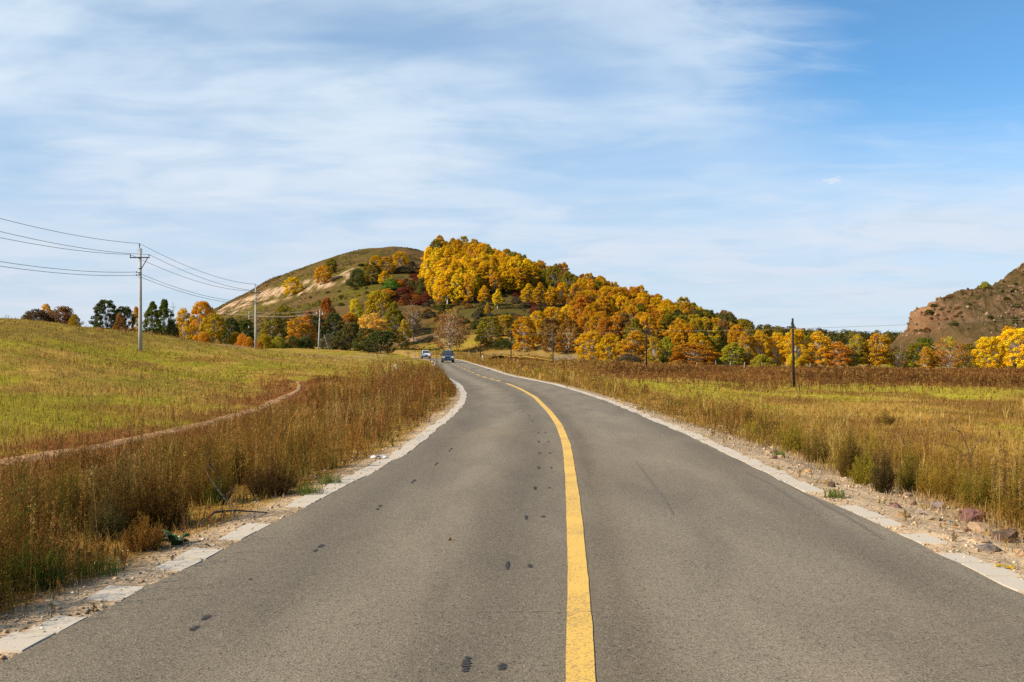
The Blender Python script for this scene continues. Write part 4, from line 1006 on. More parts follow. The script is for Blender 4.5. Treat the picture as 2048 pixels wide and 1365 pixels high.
def plant(name, kind, x, y, z, hgt, wid, colour, label, cat, group=None, vi=None, rz=None):
    global TREE_N
    t, c, h0, w0 = VAR[kind][random.randrange(len(VAR[kind])) if vi is None else vi % len(VAR[kind])]
    root = empty(name, (x, y, z-.05), random.uniform(0, 6.28) if rz is None else rz); sw = wid/w0; root.scale = (sw, sw, hgt/h0)
    tag(root, label, cat, group)
    a = link('trunk', t, None, root); b = link('crown', c, None, root)
    k = COLR[colour] if isinstance(colour, str) else colour; j = random.uniform(.90, 1.12)
    k = (k[0]*1.44, k[1]*1.57, k[2]*1.5)
    b.color = (k[0]*j*random.uniform(.96, 1.04), k[1]*j*random.uniform(.95, 1.05), k[2]*j, 1)
    TREE_N += 1
    return root


def tree_px(u0, u1, v0, v1, kind, colour, name, label, cat='tree', d=None, group=None):
    """a tree that stands where its foot meets the ground"""
    u = (u0+u1)/2
    if d is None: x, y, z = ground_hit(u, v1, 60)
    else: y = d; x = (u-U0)/F*y; z = float(zt(x, y))
    top = H+(V0-v0)/F*y
    return plant(name, kind, x, y, z, max(1.0, top-z), (u1-u0)/F*y, colour, label, cat, group)


def build_trees():
    B, S, T_ = 'birch_tree', 'shrub', 'broadleaf_tree'
    L = [
        # behind the crest of the meadow
        (36, 112, 619, 640, 'dome', (.085, .050, .024), S, 'low dark brown thicket on the meadow crest', 'shrub', 118),
        (96, 154, 613, 640, 'dome', (.15, .070, .024), S, 'round rust brown bush at the end of the crest thicket', 'shrub', 119),
        (80, 104, 608, 636, 'oval', 'gold', S, 'small golden bush peeping over the dark brown thicket', 'shrub', 124),
        (136, 160, 628, 642, 'dome', 'mustard', S, 'tiny mustard bush beside the rust brown crest bush', 'shrub', 117),
        (187, 240, 600, 652, 'willow', 'dark', T_, 'dark green round tree alone on the meadow crest', 'tree', 126),
        (228, 265, 613, 652, 'willow', 'darkolive', T_, 'low dark olive tree touching the lone crest tree', 'tree', 128),
        (226, 250, 626, 654, 'dome', 'brown', S, 'small brown bush under the dark crest trees', 'shrub', 122),
        (262, 284, 614, 658, 'airy', 'amber', B, 'slim amber tree just beside the big concrete pole', 'tree', 132),
        (287, 322, 604, 664, 'oval', 'green', T_, 'tall green tree behind the big concrete pole', 'tree', 138),
        (312, 345, 600, 664, 'oval', 'green', T_, 'green tree with the highest top of the crest pair', 'tree', 142),
        (326, 356, 640, 668, 'dome', 'dark', S, 'dark bush at the foot of the green crest trees', 'shrub', 140),
        (350, 384, 618, 668, 'airy', 'gold', B, 'thin golden birch with pale stem near the far crossarm pole', 'tree', 160),
        (372, 432, 604, 676, 'broad', 'amber', B, 'broad amber tree behind the slope of the meadow', 'tree', 168),
        (400, 452, 628, 686, 'broad', 'mustard', B, 'mustard round tree at the end of the crest trees', 'tree', 158),
        (395, 424, 664, 684, 'dome', 'orange', S, 'orange bush on the falling meadow edge', 'shrub', 150),
        (444, 478, 636, 676, 'oval', 'dark', T_, 'dark green tree before the foot of the bare hill', 'tree', 200),
        (470, 512, 640, 678, 'broad', 'green', T_, 'green spreading tree just behind the slim concrete pole', 'tree', 205),
        (456, 486, 664, 690, 'dome', 'mustard', S, 'yellow olive bush by the orange bushes', 'shrub', 160),
        (470, 500, 668, 692, 'dome', 'orange', S, 'bright orange bush between the two white poles', 'shrub', 156),
        (486, 512, 674, 697, 'dome', 'orange', S, 'low orange bush touching the second white pole', 'shrub', 146),
        (514, 526, 682, 700, 'dome', 'orange', S, 'tiny orange bush at the foot of the second white pole', 'shrub', 142),
        # wooded foot of the bare hill
        (518, 574, 626, 684, 'airy', 'olive', B, 'olive brown loose tree right of the second pole', 'tree', 235),
        (540, 596, 612, 650, 'broad', 'olive', T_, 'wide olive gold tree behind the orange one', 'tree', 280),
        (572, 618, 636, 684, 'airy', 'amber', B, 'orange loose tree in front of the sandy hollow', 'tree', 232),
        (592, 634, 632, 684, 'airy', 'orange', B, 'orange tree just left of the guyed pole', 'tree', 236),
        (515, 546, 668, 694, 'dome', 'mustard', S, 'yellow green bush low beside the second pole', 'shrub', 200),
        (540, 572, 674, 694, 'dome', 'lime', S, 'yellow green bush in the hollow', 'shrub', 205),
        (566, 600, 672, 696, 'dome', 'darkolive', S, 'dark olive bush in the hollow left of the guyed pole', 'shrub', 208),
        (594, 626, 674, 696, 'dome', 'dark', S, 'dark green bush close to the guyed pole', 'shrub', 210),
        (640, 676, 668, 698, 'dome', 'grey', S, 'grey brown bush behind the stay wire', 'shrub', 220),
        (664, 698, 674, 699, 'dome', 'darkolive', S, 'small dark bush between stay wire and stemmed tree', 'shrub', 222),
        (678, 724, 646, 697, 'willow', 'darkolive', T_, 'round dark tree on two bare stems', 'tree', 215),
        (710, 760, 656, 703, 'willow', 'darkolive', T_, 'grey green spreading tree behind the wide dark one', 'tree', 212),
        (728, 794, 662, 705, 'willow', 'dark', T_, 'wide low dark green tree near the bend of the road', 'tree', 200),
        (714, 776, 628, 676, 'airy', 'pale', B, 'pale yellow half bare tree above the dark green trees', 'tree', 262),
        (620, 652, 632, 664, 'broad', 'dark', T_, 'dark green tree behind the guyed pole', 'tree', 285),
        (646, 690, 626, 662, 'broad', 'dark', T_, 'deep green full tree below the conical red one', 'tree', 290),
        (636, 670, 596, 640, 'oval', 'rust', T_, 'conical rust red tree above the green trees', 'tree', 305),
        (684, 716, 626, 654, 'oval', 'orange', T_, 'orange red small tree next to the deep green one', 'tree', 300),
        (604, 630, 620, 640, 'dome', 'rust', S, 'low rust bush at the foot of the bare slope', 'shrub', 315),
        (722, 790, 583, 662, 'broad', 'mustard', B, 'tall mustard tree standing highest at the hill foot', 'tree', 290),
        (696, 724, 599, 636, 'oval', 'yellow', B, 'small bright yellow tree beside the tall mustard one', 'tree', 310),
        (772, 806, 606, 670, 'oval', 'olive', B, 'olive tree on the shoulder of the tall mustard tree', 'tree', 280),
        (796, 822, 640, 676, 'airy', 'mustard', B, 'little mustard tree with thin bare stems', 'tree', 268),
        (810, 842, 610, 672, 'sparse', 'brown', B, 'nearly bare brown tree on the hill foot', 'tree', 285),
        (864, 930, 626, 703, 'sparse', (.235, .105, .028), B, 'big half bare brown birch with forked white stems', 'tree', 262),
        (870, 906, 617, 650, 'oval', 'lime', T_, 'yellow green tree top behind the big brown birch', 'tree', 330),
        # dome of the bare hill
        (566, 604, 555, 590, 'broad', 'bright', B, 'lone bright yellow tree on the sandy scar', 'tree', None),
        (630, 666, 532, 567, 'broad', 'amber', B, 'lone orange tree on the bare slope', 'tree', None),
        (652, 675, 518, 546, 'oval', 'olive', T_, 'small olive green tree high on the bare slope', 'tree', None),
        (696, 738, 538, 573, 'dome', 'dark', S, 'dark green bush at the end of the sandy scar', 'shrub', None),
        (712, 742, 532, 568, 'willow', 'dark', T_, 'dark green tree behind the scar bush', 'tree', 418),
        (724, 762, 524, 570, 'oval', 'olive', B, 'olive tree with pale stems beside the dark bush', 'tree', None),
        (738, 764, 512, 545, 'broad', 'gold', B, 'golden tree in the upper grove, nearest the summit', 'tree', None),
        (758, 790, 514, 548, 'broad', 'amber', B, 'amber tree in the middle of the upper grove', 'tree', None),
        (784, 820, 504, 538, 'broad', 'gold', B, 'golden tree at the end of the upper grove', 'tree', None),
        (786, 830, 531, 546, 'dome', 'grey', S, 'grey brown bush under the upper grove', 'shrub', None),
        (816, 836, 522, 542, 'dome', 'grey', S, 'small grey bush between upper grove and golden stand', 'shrub', None),
        (756, 782, 544, 570, 'oval', 'bright', B, 'small vivid yellow tree above the round green bush', 'tree', None),
        (763, 800, 558, 581, 'dome', (.10, .16, .02), S, 'round fresh green bush on the hillside', 'shrub', None),
        (792, 810, 562, 576, 'dome', 'orange', S, 'small orange bush beside the fresh green one', 'shrub', None),
        (760, 788, 578, 604, 'airy', 'amber', B, 'amber tree right above the tall mustard one', 'tree', None),
        (812, 834, 560, 578, 'dome', 'darkolive', S, 'grey green bush among the red scrub', 'shrub', None),
        (830, 862, 556, 590, 'dome', 'darkolive', S, 'tall grey green bush at the edge of the golden stand', 'shrub', None),
        (868, 880, 498, 522, 'tall', 'olive', T_, 'lone thin dark tree on the saddle', 'tree', None),
        # below the golden stand
        (936, 956, 569, 603, 'tall', 'gold', B, 'golden birch standing apart, first under the stand', 'tree', None),
        (956, 982, 572, 613, 'tall', 'gold', B, 'two crowned golden birch with white stem on open slope', 'tree', None),
        (986, 1004, 579, 618, 'tall', 'bright', B, 'slender yellow birch on the open slope', 'tree', None),
        (969, 982, 606, 634, 'tall', 'amber', B, 'tiny amber birch lowest on the open slope', 'tree', None),
        (1044, 1070, 568, 612, 'oval', 'gold', B, 'golden birch on the shoulder of the ridge', 'tree', None),
        (1068, 1092, 566, 614, 'oval', 'amber', B, 'amber birch behind the shoulder pair', 'tree', None),
        (1090, 1114, 574, 614, 'oval', 'gold', B, 'golden rounded birch in the ridge shoulder group', 'tree', None),
        (1110, 1138, 566, 612, 'oval', 'gold', B, 'golden birch at the end of the shoulder group', 'tree', None),
        (1062, 1092, 622, 652, 'broad', 'bright', B, 'bright yellow tree above the brown foot trees', 'tree', None),
        (1084, 1124, 614, 650, 'broad', 'gold', B, 'round golden tree in the middle of the slope', 'tree', None),
        (1116, 1154, 610, 646, 'broad', 'bright', B, 'brightest yellow tree in the middle of the slope', 'tree', None),
        (1064, 1090, 613, 628, 'dome', 'darkolive', S, 'grey green bush above the bright yellow tree', 'shrub', None),
        # the row along the foot of the ridge
        (956, 1006, 634, 702, 'broad', 'olive', B, 'broad olive gold tree first in the foot row', 'tree', 268),
        (990, 1036, 630, 700, 'broad', 'mustard', B, 'mustard tree with green flank behind the foot row', 'tree', 278),
        (988, 1028, 680, 703, 'dome', 'dark', S, 'dark green bush under the foot row', 'shrub', 262),
        (1024, 1072, 634, 706, 'broad', 'amber', B, 'amber tree with black shade beneath in the foot row', 'tree', 256),
        (1058, 1090, 640, 704, 'oval', 'gold', B, 'golden tree squeezed in the foot row', 'tree', 262),
        (1080, 1124, 636, 708, 'broad', 'brown', B, 'brown round tree in the foot row', 'tree', 250),
        (1112, 1164, 640, 710, 'broad', (.25, .115, .02), B, 'wide brown orange tree at the end of the foot row', 'tree', 246),
        (1150, 1210, 664, 720, 'broad', 'gold', B, 'golden low crowned tree where the picket fence ends', 'tree', 222),
        (1200, 1244, 670, 724, 'broad', 'gold', B, 'golden bush like tree beside the picket fence', 'tree', 216),
        (1240, 1302, 662, 728, 'airy', 'amber', B, 'amber airy tree behind the second black post', 'tree', 212),
        (1226, 1282, 708, 727, 'dome', 'grey', S, 'low grey brown bush in front of the golden trees', 'shrub', 205),
        (1292, 1322, 674, 729, 'airy', 'mustard', B, 'yellow tree with chalk white forked trunk', 'tree', 208),
        (1316, 1350, 674, 728, 'oval', 'lime', B, 'yellow green tree between white trunk and orange tree', 'tree', 216),
        (1338, 1430, 688, 735, 'broad', 'orange', B, 'wide orange tree with fruit red tint and low crown', 'tree', 200),
        (1370, 1420, 668, 728, 'broad', 'gold', B, 'golden tree rising behind the wide orange one', 'tree', 226),
        (1408, 1448, 676, 730, 'broad', 'olive', B, 'olive tree in shade behind the wide orange one', 'tree', 228),
        (1446, 1490, 686, 737, 'oval', 'lime', B, 'green yellow pointed tree in the flats row', 'tree', 204),
        (1470, 1512, 664, 737, 'airy', 'amber', B, 'tall amber birch next to the pointed green tree', 'tree', 206),
        (1500, 1542, 662, 737, 'airy', 'gold', B, 'tall golden birch left of the tallest black post', 'tree', 208),
        (1500, 1546, 709, 738, 'dome', 'lime', S, 'bright lime bush at the feet of the tall birches', 'shrub', 196),
        (1534, 1578, 666, 737, 'airy', 'gold', B, 'golden birch with pale trunk left of the tallest black post', 'tree', 210),
        (1566, 1618, 659, 738, 'airy', 'gold', B, 'golden birch right behind the tallest black post', 'tree', 206),
        (1574, 1600, 706, 738, 'dome', 'yellow', S, 'yellow bush touching the tallest black post', 'shrub', 197),
        (1612, 1660, 664, 738, 'airy', 'gold', B, 'golden birch with clear white trunk past the tallest post', 'tree', 206),
        (1654, 1698, 684, 738, 'airy', 'orange', B, 'rusty orange birch between two golden ones', 'tree', 204),
        (1690, 1736, 670, 738, 'airy', 'mustard', B, 'half green half gold birch in the flats row', 'tree', 206),
        (1728, 1782, 668, 738, 'airy', 'amber', B, 'tall amber birch at the end of the flats row', 'tree', 206),
        (1780, 1814, 690, 738, 'sparse', 'brown', B, 'thin nearly bare tree past the flats row', 'tree', 206),
        (1776, 1824, 700, 738, 'dome', 'lime', S, 'low lime bush below the cliff end', 'shrub', 214),
        (1812, 1872, 686, 738, 'broad', 'olive', B, 'olive spreading tree under the stony slope', 'tree', 216),
        (1838, 1868, 694, 739, 'airy', 'amber', B, 'small amber birch in front of the olive tree', 'tree', 203),
        (1866, 1930, 676, 741, 'sparse', 'orange', B, 'orange birch with open white branches under the stony hill', 'tree', 202),
        (1912, 1962, 688, 739, 'broad', 'olive', B, 'olive green tree beside the open orange birch', 'tree', 214),
        (1946, 2010, 674, 744, 'broad', 'bright', B, 'big bright yellow tree near the picture edge', 'tree', 200),
        (1992, 2070, 658, 745, 'broad', 'bright', B, 'biggest bright yellow tree, cut by the picture edge', 'tree', 200),
        (1996, 2040, 654, 700, 'broad', 'amber', B, 'amber crown rising behind the biggest yellow tree', 'tree', 235),
        (1820, 1880, 676, 705, 'dome', 'green', S, 'green hedge like bush at the foot of the stony hill', 'shrub', 238),
        (1866, 1930, 676, 706, 'dome', 'lime', S, 'long yellow green bush at the foot of the stony hill', 'shrub', 240),
        (1808, 1840, 688, 712, 'dome', 'green', S, 'small green bush under the cliff', 'shrub', 236),
    ]
    for u0, u1, v0, v1, kd, colr, nm, lab, cat, d in L: tree_px(u0, u1, v0, v1, kd, colr, nm, lab, cat, d)

    # the woods: every tree on its own spot, in zones
    def inside(px, py, poly):
        c = False; n = len(poly)
        for i in range(n):
            x1, y1 = poly[i]; x2, y2 = poly[(i+1) % n]
            if (y1 > py) != (y2 > py) and px < (x2-x1)*(py-y1)/(y2-y1)+x1: c = not c
        return c

    def zone(poly, n, gap, kinds, cols, wts, hm, group, labels, name='birch_tree', cat='tree', wr=(.5, .68)):
        us = [p[0] for p in poly]; vs_ = [p[1] for p in poly]; pts = []; tr = 0
        while len(pts) < n and tr < 20000:
            tr += 1; u = random.uniform(min(us), max(us)); v = random.uniform(min(vs_), max(vs_))
            if not inside(u, v, poly): continue
            if any(abs(u-a)/gap[0] < 1 and abs(v-b)/gap[1] < 1 for a, b in pts): continue
            pts.append((u, v))
        uq = np.quantile([p[0] for p in pts], [.2, .4, .6, .8]); vq = np.quantile([p[1] for p in pts], [.34, .67])
        for u, v in pts:
            x, y, z = ground_hit(u, v, 150); kd = random.choice(kinds); hf = random.uniform(.78, 1.22); h = hm*hf
            ci = random.choices(range(len(cols)), wts)[0]
            lab = labels[ci]; shp = {'tall': 'slim', 'oval': 'oval', 'broad': 'round', 'dome': 'low'}[kd]
            where = ('upper', 'middle', 'lower')[int(np.searchsorted(vq, v))]+' rank, '+('uphill end', 'uphill half', 'centre', 'downhill half', 'downhill end')[int(np.searchsorted(uq, u))]
            lab = ('tall ' if hf > 1.07 else 'small ' if hf < .93 else '')+shp+' '+lab+', '+where
            plant(name, kd, x, y, z, h, h*random.uniform(*wr), cols[ci], lab, cat, group+' '+(cols[ci] if isinstance(cols[ci], str) else 'mixed'))
    zone([(842, 562), (866, 600), (884, 612), (936, 608), (954, 592), (940, 560), (900, 530), (858, 535)], 60, (8, 5), ['tall', 'oval'], ['gold', 'bright'], [.55, .45], 9.2, 'golden stand birches', ['golden birch in the stand below the wooded top', 'bright yellow birch in the stand below the wooded top'], wr=(.42, .58))
    zone([(940, 548), (960, 590), (1010, 588), (1066, 590), (1080, 575), (1050, 560), (990, 546), (950, 536)], 54, (8, 5), ['tall', 'oval', 'broad'], ['gold', 'bright', 'amber'], [.55, .3, .15], 9.0, 'golden band birches', ['golden birch in the band along the ridge flank', 'bright yellow birch in the band along the ridge flank', 'amber birch in the band along the ridge flank'])
    zone([(868, 528), (880, 516), (940, 517), (1000, 541), (1055, 562), (1000, 552), (930, 536)], 40, (8, 4), ['oval', 'broad'], ['mustard', 'olive', 'amber', 'gold'], [.3, .15, .25, .3], 8.4, 'ridge top trees', ['mustard tree on the wooded ridge top', 'olive tree on the wooded ridge top', 'amber tree on the wooded ridge top', 'golden tree on the wooded ridge top'])
    zone([(1060, 566), (1130, 579), (1180, 593), (1230, 612), (1180, 625), (1135, 600), (1080, 585)], 32, (10, 5), ['broad', 'oval'], ['olive', 'mustard', 'brown', 'amber'], [.3, .25, .25, .2], 8.6, 'ridge shoulder trees', ['olive tree on the wooded ridge shoulder', 'mustard tree on the wooded ridge shoulder', 'brown tree on the wooded ridge shoulder', 'amber tree on the wooded ridge shoulder'], name='broadleaf_tree')
    zone([(1150, 625), (1178, 600), (1240, 616), (1330, 640), (1350, 690), (1300, 712), (1200, 704), (1160, 680)], 112, (10, 6), ['broad', 'oval'], ['orange', 'amber', 'gold', 'brown', 'olive'], [.30, .30, .18, .14, .08], 8.6, 'falling ridge trees', ['orange tree in the wood on the falling ridge', 'amber tree in the wood on the falling ridge', 'golden tree in the wood on the falling ridge', 'brown tree in the wood on the falling ridge', 'olive tree in the wood on the falling ridge'], name='broadleaf_tree')
    zone([(1320, 636), (1400, 655), (1480, 672), (1500, 700), (1470, 722), (1360, 722), (1330, 690)], 56, (11, 6), ['broad', 'oval'], ['olive', 'mustard', 'amber', 'darkolive', 'brown'], [.28, .2, .2, .22, .10], 8.4, 'lower ridge trees', ['olive tree in the wood on the lower ridge', 'mustard tree in the wood on the lower ridge', 'amber tree in the wood on the lower ridge', 'dark olive tree in the wood on the lower ridge', 'brown tree in the wood on the lower ridge'], name='broadleaf_tree')
    # scrub on the slope
    zone([(770, 585), (836, 540), (862, 590), (850, 610), (800, 612)], 34, (7, 4), ['dome'], ['maroon', 'rust'], [.75, .25], 1.7, 'red hillside scrub', ['deep red bush in the scrub below the upper grove', 'rust bush in the scrub below the upper grove'], 'shrub', 'shrub', (1.6, 2.6))
    zone([(1000, 580), (1060, 592), (1110, 620), (1080, 632), (1040, 612)], 16, (9, 4), ['dome'], ['maroon', 'grey'], [.7, .3], 1.5, 'slope scrub', ['deep red bush on the open slope below the ridge', 'grey bush on the open slope below the ridge'], 'shrub', 'shrub', (1.8, 2.8))
    zone([(840, 600), (960, 612), (1060, 640), (960, 690), (930, 660), (850, 640)], 44, (9, 6), ['dome'], ['darkolive', 'grey', 'brown'], [.45, .35, .2], 1.6, 'open slope scrub', ['dark olive bush on the slope above the brown birch', 'grey bush on the slope above the brown birch', 'brown bush on the slope above the brown birch'], 'shrub', 'shrub', (1.3, 2.2))
    zone([(600, 600), (760, 560), (780, 610), (700, 625), (640, 610)], 14, (16, 8), ['dome'], ['darkolive', 'mustard'], [.6, .4], .9, 'bare slope bushes', ['tiny dark bush on the open bare slope', 'tiny mustard bush on the open bare slope'], 'shrub', 'shrub', (1.6, 2.6))
    # bushes dotting the stony hill
    for q in range(70):
        u = random.uniform(1830, 2075); v = random.uniform(545, 668); h = rock_hit(u, v)
        if h is None: continue
        ci = random.random(); hh = random.uniform(.45, 1.0)
        plant('shrub', 'dome', h[0], h[1], h[2], hh, hh*random.uniform(1.5, 2.8), 'darkolive' if ci < .75 else 'brown', ('dark olive' if ci < .75 else 'brown')+' bush '+('high' if v < 590 else 'midway' if v < 630 else 'low')+' on the stony hillside, '+('by the cliff' if u < 1890 else 'mid slope' if u < 1970 else 'by the picture edge'), 'shrub', 'bushes on the stony hill')
    h = rock_hit(1971, 577) or rock_hit(1971, 582)
    if h: plant('shrub', 'dome', h[0], h[1]+.5, h[2], 2.2, 3.2, 'lime', 'single lime green bush on the skyline of the stony hill', 'shrub')


build_trees()
print('trees', TREE_N)


def far_wood():
    """dark wood over the distant low ridge, one mass"""
    Vc = []; Cc = []; n = 420
    us = rng.uniform(1440, 1900, n)
    for u in us:
        d = random.uniform(470, 680); x = (u-U0)/F*d; z = float(zt(x, d)); hgt = random.uniform(4.5, 7.5); w = random.uniform(2.2, 3.4); m = 90
        dv = unit(rng.normal(size=(m, 3))); p = np.array((x, d, z+hgt*.52))+dv*np.array((w, w, hgt*.5))*rng.uniform(.6, 1, (m, 1)); s = rng.uniform(.5, 1.0, (m, 1)); t1 = unit(np.cross(dv, rng.normal(size=(m, 3)))); t2 = np.cross(dv, t1)
        Vc.append(np.stack([p-t1*s, p+t2*s*.8, p+t1*s], 1).reshape(-1, 3)); k = np.array(random.choice([COLR['darkolive'], COLR['dark'], COLR['olive'], (.10, .07, .025)]))*random.uniform(.8, 1.3)
        Cc.append(np.repeat(k[None]*rng.uniform(.7, 1.3, (m, 1)), 3, 0))
    V = np.concatenate(Vc); me = np_mesh('distant_woods', V, np.arange(len(V)).reshape(-1, 3), {'col': np.concatenate(Cc)})
    tag(link('distant_woods', me, M_WEED), 'dark olive wood along the distant low ridge', 'woods', kind='stuff')


far_wood()

# ------------------------------------------------------------------ single plants by the roadside


def bush_mesh(name, seed, h, w, col, stems=60, K=15, lf=4, leaf=.013, spread=.42, upright=.45, f0=.02):
    """a fine leaved roadside bush grown from one root"""
    global rng
    keep = rng; rng = np.random.default_rng(seed); T = Tris(); n = stems
    a = rng.uniform(0, 2*pi, n); r = rng.uniform(0, 1, n)**.6
    tip = np.stack([np.cos(a)*r*w/2*.8, np.sin(a)*r*w/2*.8, h*(1-(1-upright)*r**1.2)*rng.uniform(.50, 1.12, n)], 1); P = np.stack([np.cos(a)*r*.26*w, np.sin(a)*r*.26*w, 0*a], 1)
    ax = tip-P; hh = np.linalg.norm(ax, axis=1); ax = ax/hh[:, None]; c = np.array(col)*rng.uniform(.7, 1.3, (n, 1))*rng.uniform(.93, 1.07, (n, 3))
    sd = unit(np.cross(ax, rng.normal(size=(n, 3))))*.003; cs = c*.55; T.add(P-sd, P+sd, tip, cs, cs, cs)
    f = rng.uniform(f0, 1, (n, K)); base = P[:, None]+ax[:, None]*(hh[:, None]*f)[..., None]; dr = unit(ax[:, None]*.8+rng.normal(size=(n, K, 3))*.6+np.array((0, 0, .35)))
    ln = h*spread*(1.1-f)*rng.uniform(.3, .9, (n, K))*.62+.015; end = base+dr*ln[..., None]; s2 = unit(np.cross(dr, rng.normal(size=dr.shape)))*.0018; cb = np.broadcast_to(c[:, None]*.7, base.shape).reshape(-1, 3)
    T.add((base-s2).reshape(-1, 3), (base+s2).reshape(-1, 3), end.reshape(-1, 3), cb, cb, cb)
    q = rng.uniform(.1, 1.1, (n, K, lf)); p = base[:, :, None]+dr[:, :, None]*(ln[..., None]*q)[..., None]+rng.normal(size=(n, K, lf, 3))*leaf*.6
    p[..., 2] = np.maximum(p[..., 2], .01)
    d1 = unit(rng.normal(size=p.shape)+np.array((0, 0, .6))); d2 = unit(np.cross(d1, rng.normal(size=p.shape))); s = leaf*rng.uniform(.6, 1.5, (n, K, lf, 1)); cl = c[:, None, None]*rng.uniform(.78, 1.25, (n, K, lf, 1))
    T.add((p-d1*s*.5-d2*s*.2).reshape(-1, 3), (p-d1*s*.5+d2*s*.2).reshape(-1, 3), (p+d1*s*.9).reshape(-1, 3), cl.reshape(-1, 3), cl.reshape(-1, 3), cl.reshape(-1, 3))
    rng = keep; return T.mesh(name)


def at_px(u, v, y0=4.0): return ground_hit(u, v, y0, 120)


def roadside_plants():
    L = [  # u, v base, height m, width m, colour, stems, leaf, label
        (232, 1064, .92, 1.15, (.115, .066, .018), 130, .012, 'largest dark brown bush by the asphalt, before the rust weeds'),
        (318, 1056, .90, .95, (.17, .090, .020), 120, .012, 'ochre brown bush standing against the largest dark one'),
        (288, 1102, .34, .44, (.30, .145, .030), 70, .011, 'small rounded ochre bush tucked under the dark brown one'),
        (212, 1082, .50, .42, (.13, .105, .034), 80, .011, 'grey olive bush beside the small ochre one'),
        (128, 1040, .72, .80, (.22, .155, .024), 100, .012, 'yellow olive bush behind the green grass tuft'),
        (38, 1070, .88, .95, (.17, .11, .024), 110, .012, 'dark olive bush cut by the picture edge'),
        (60, 1150, .40, .75, (.185, .085, .026), 90, .011, 'low red brown grass bush close to the lower corner'),
        (420, 1008, .85, .75, (.215, .12, .026), 100, .012, 'brown bush above the fallen branch'),
        (470, 970, .70, .60, (.18, .125, .024), 90, .012, 'olive bush past the fallen branch'),
        (545, 992, .50, .85, (.11, .060, .020), 100, .012, 'low rounded dark brown bush past the fallen branch'),
        (330, 930, .62, .65, (.27, .17, .035), 80, .013, 'golden brown bush inside the rust weeds'),
        (620, 905, .60, .60, (.24, .135, .03), 80, .014, 'ochre bush halfway along the bend'),
        (700, 850, .60, .70, (.22, .11, .03), 80, .016, 'brown bush where the verge narrows'),
        (1497, 856, .70, .42, (.13, .105, .022), 70, .016, 'dark green cone shaped weed at the far shoulder'),
        (1584, 905, .62, .55, (.30, .22, .028), 80, .014, 'yellow broom like weed on the far shoulder'),
        (1632, 925, .55, .60, (.20, .13, .03), 80, .013, 'brown bush next to the yellow broom weed'),
        (1700, 955, .70, .46, (.17, .105, .024), 120, .012, 'tall dark brown bush with pointed top on the shoulder'),
        (1728, 968, .48, .50, (.26, .20, .026), 100, .012, 'olive yellow bush next to the pointed brown one'),
        (1766, 985, .62, .36, (.105, .070, .026), 80, .011, 'narrow dark bush behind the whitish rock'),
        (1822, 985, .55, .50, (.21, .155, .026), 90, .011, 'round olive bush just past the narrow dark one'),
        (1890, 1000, .70, .80, (.35, .215, .034), 130, .011, 'large golden bush above the red slab'),
        (1955, 1022, .66, .62, (.25, .18, .028), 110, .011, 'olive gold bush behind the dark flat topped rock'),
        (2040, 1045, .74, .70, (.33, .22, .032), 110, .011, 'golden bush cut by the picture edge above the rocks'),
        (1420, 838, .45, .5, (.22, .13, .03), 60, .016, 'small brown bush on the far shoulder before the bend'),
        (1290, 790, .6, .5, (.20, .12, .028), 60, .022, 'small brown bush beside the bend'),
        (1770, 850, .5, .9, (.21, .115, .03), 70, .018, 'brown low bush out in the field'),
    ]
    for q, (u, v, h, w, c, st, lf, lab) in enumerate(L):
        x, y, z = at_px(u, v); me = bush_mesh('roadside_bush', 500+q, h, w, tuple(a*1.05 for a in c), int(st*1.3), 18, 5, lf*.85)
        o = link('roadside_bush', me, M_WEED, None, (x, y, z-.01)); tag(o, lab, 'bush', 'bushes along the road')
    # green grass tufts
    for q, (u, v, h, w, lab) in enumerate([(50, 1180, .40, .30, 'fresh green grass tuft near the lower corner'), (95, 1175, .30, .25, 'smaller green grass tuft near the lower corner'), (428, 1010, .34, .22, 'green grass tuft behind the fallen branch'), (660, 968, .16, .3, 'short green tuft by the pale slabs'), (1558, 915, .14, .2, 'short green tuft on the gravel shoulder'), (1668, 996, .13, .25, 'short green tuft beside the shoulder stones'), (620, 990, .18, .30, 'low green tuft along the asphalt halfway'), (200, 1150, .16, .35, 'low green tuft on the gravel edge')]):
        x, y, z = at_px(u, v); T = Tris(); n = 130; a = rng.uniform(0, 2*pi, n); r = w*.5*rng.uniform(0, 1, n)**.7; c = pal([(.10, .15, .022), (.14, .19, .028), (.16, .16, .03)], n)
        blades(T, np.stack([np.cos(a)*r, np.sin(a)*r, 0*a], 1), h*rng.uniform(.45, 1.1, n), np.full(n, .006), c, .6, 2)
        tag(link('grass_tuft', T.mesh('grass_tuft'), M_GRASS, None, (x, y, z-.01)), lab, 'grass tuft', 'green grass tufts by the road')
    # broad leaved plant by the gravel
    x, y, z = at_px(352, 1090); root = empty('broadleaf_weed', (x, y, z-.035)); tag(root, 'green broad leaved weed lying on the gravel by the asphalt', 'weed')
    for q in range(26):
        a = random.uniform(0, 6.28); ln = random.uniform(.07, .17); el = random.uniform(.25, 1.0); n = 6; V = []; w0 = ln*.17
        for k in range(n+1):
            f = k/n; rr_ = ln*f; zz = .02+math.sin(f*2.0)*ln*el*.8; ww = w0*math.sin(pi*min(1, f*.93+.07))**.8*(1+.25*(k % 2)); cx, cy_ = rr_*math.cos(a), rr_*math.sin(a)
            V += [(cx-ww*math.sin(a), cy_+ww*math.cos(a), zz+.012), (cx, cy_, zz), (cx+ww*math.sin(a), cy_-ww*math.cos(a), zz+.012)]
        MB().add(V, [f_ for k in range(n) for f_ in ((3*k, 3*k+1, 3*k+4, 3*k+3), (3*k+1, 3*k+2, 3*k+5, 3*k+4))]).build('leaf', MATS.get('broad_leaf') or pbr('broad_leaf', (.075, .125, .028), .55, noise=30, var=.35), root, fix=False, smooth=True)
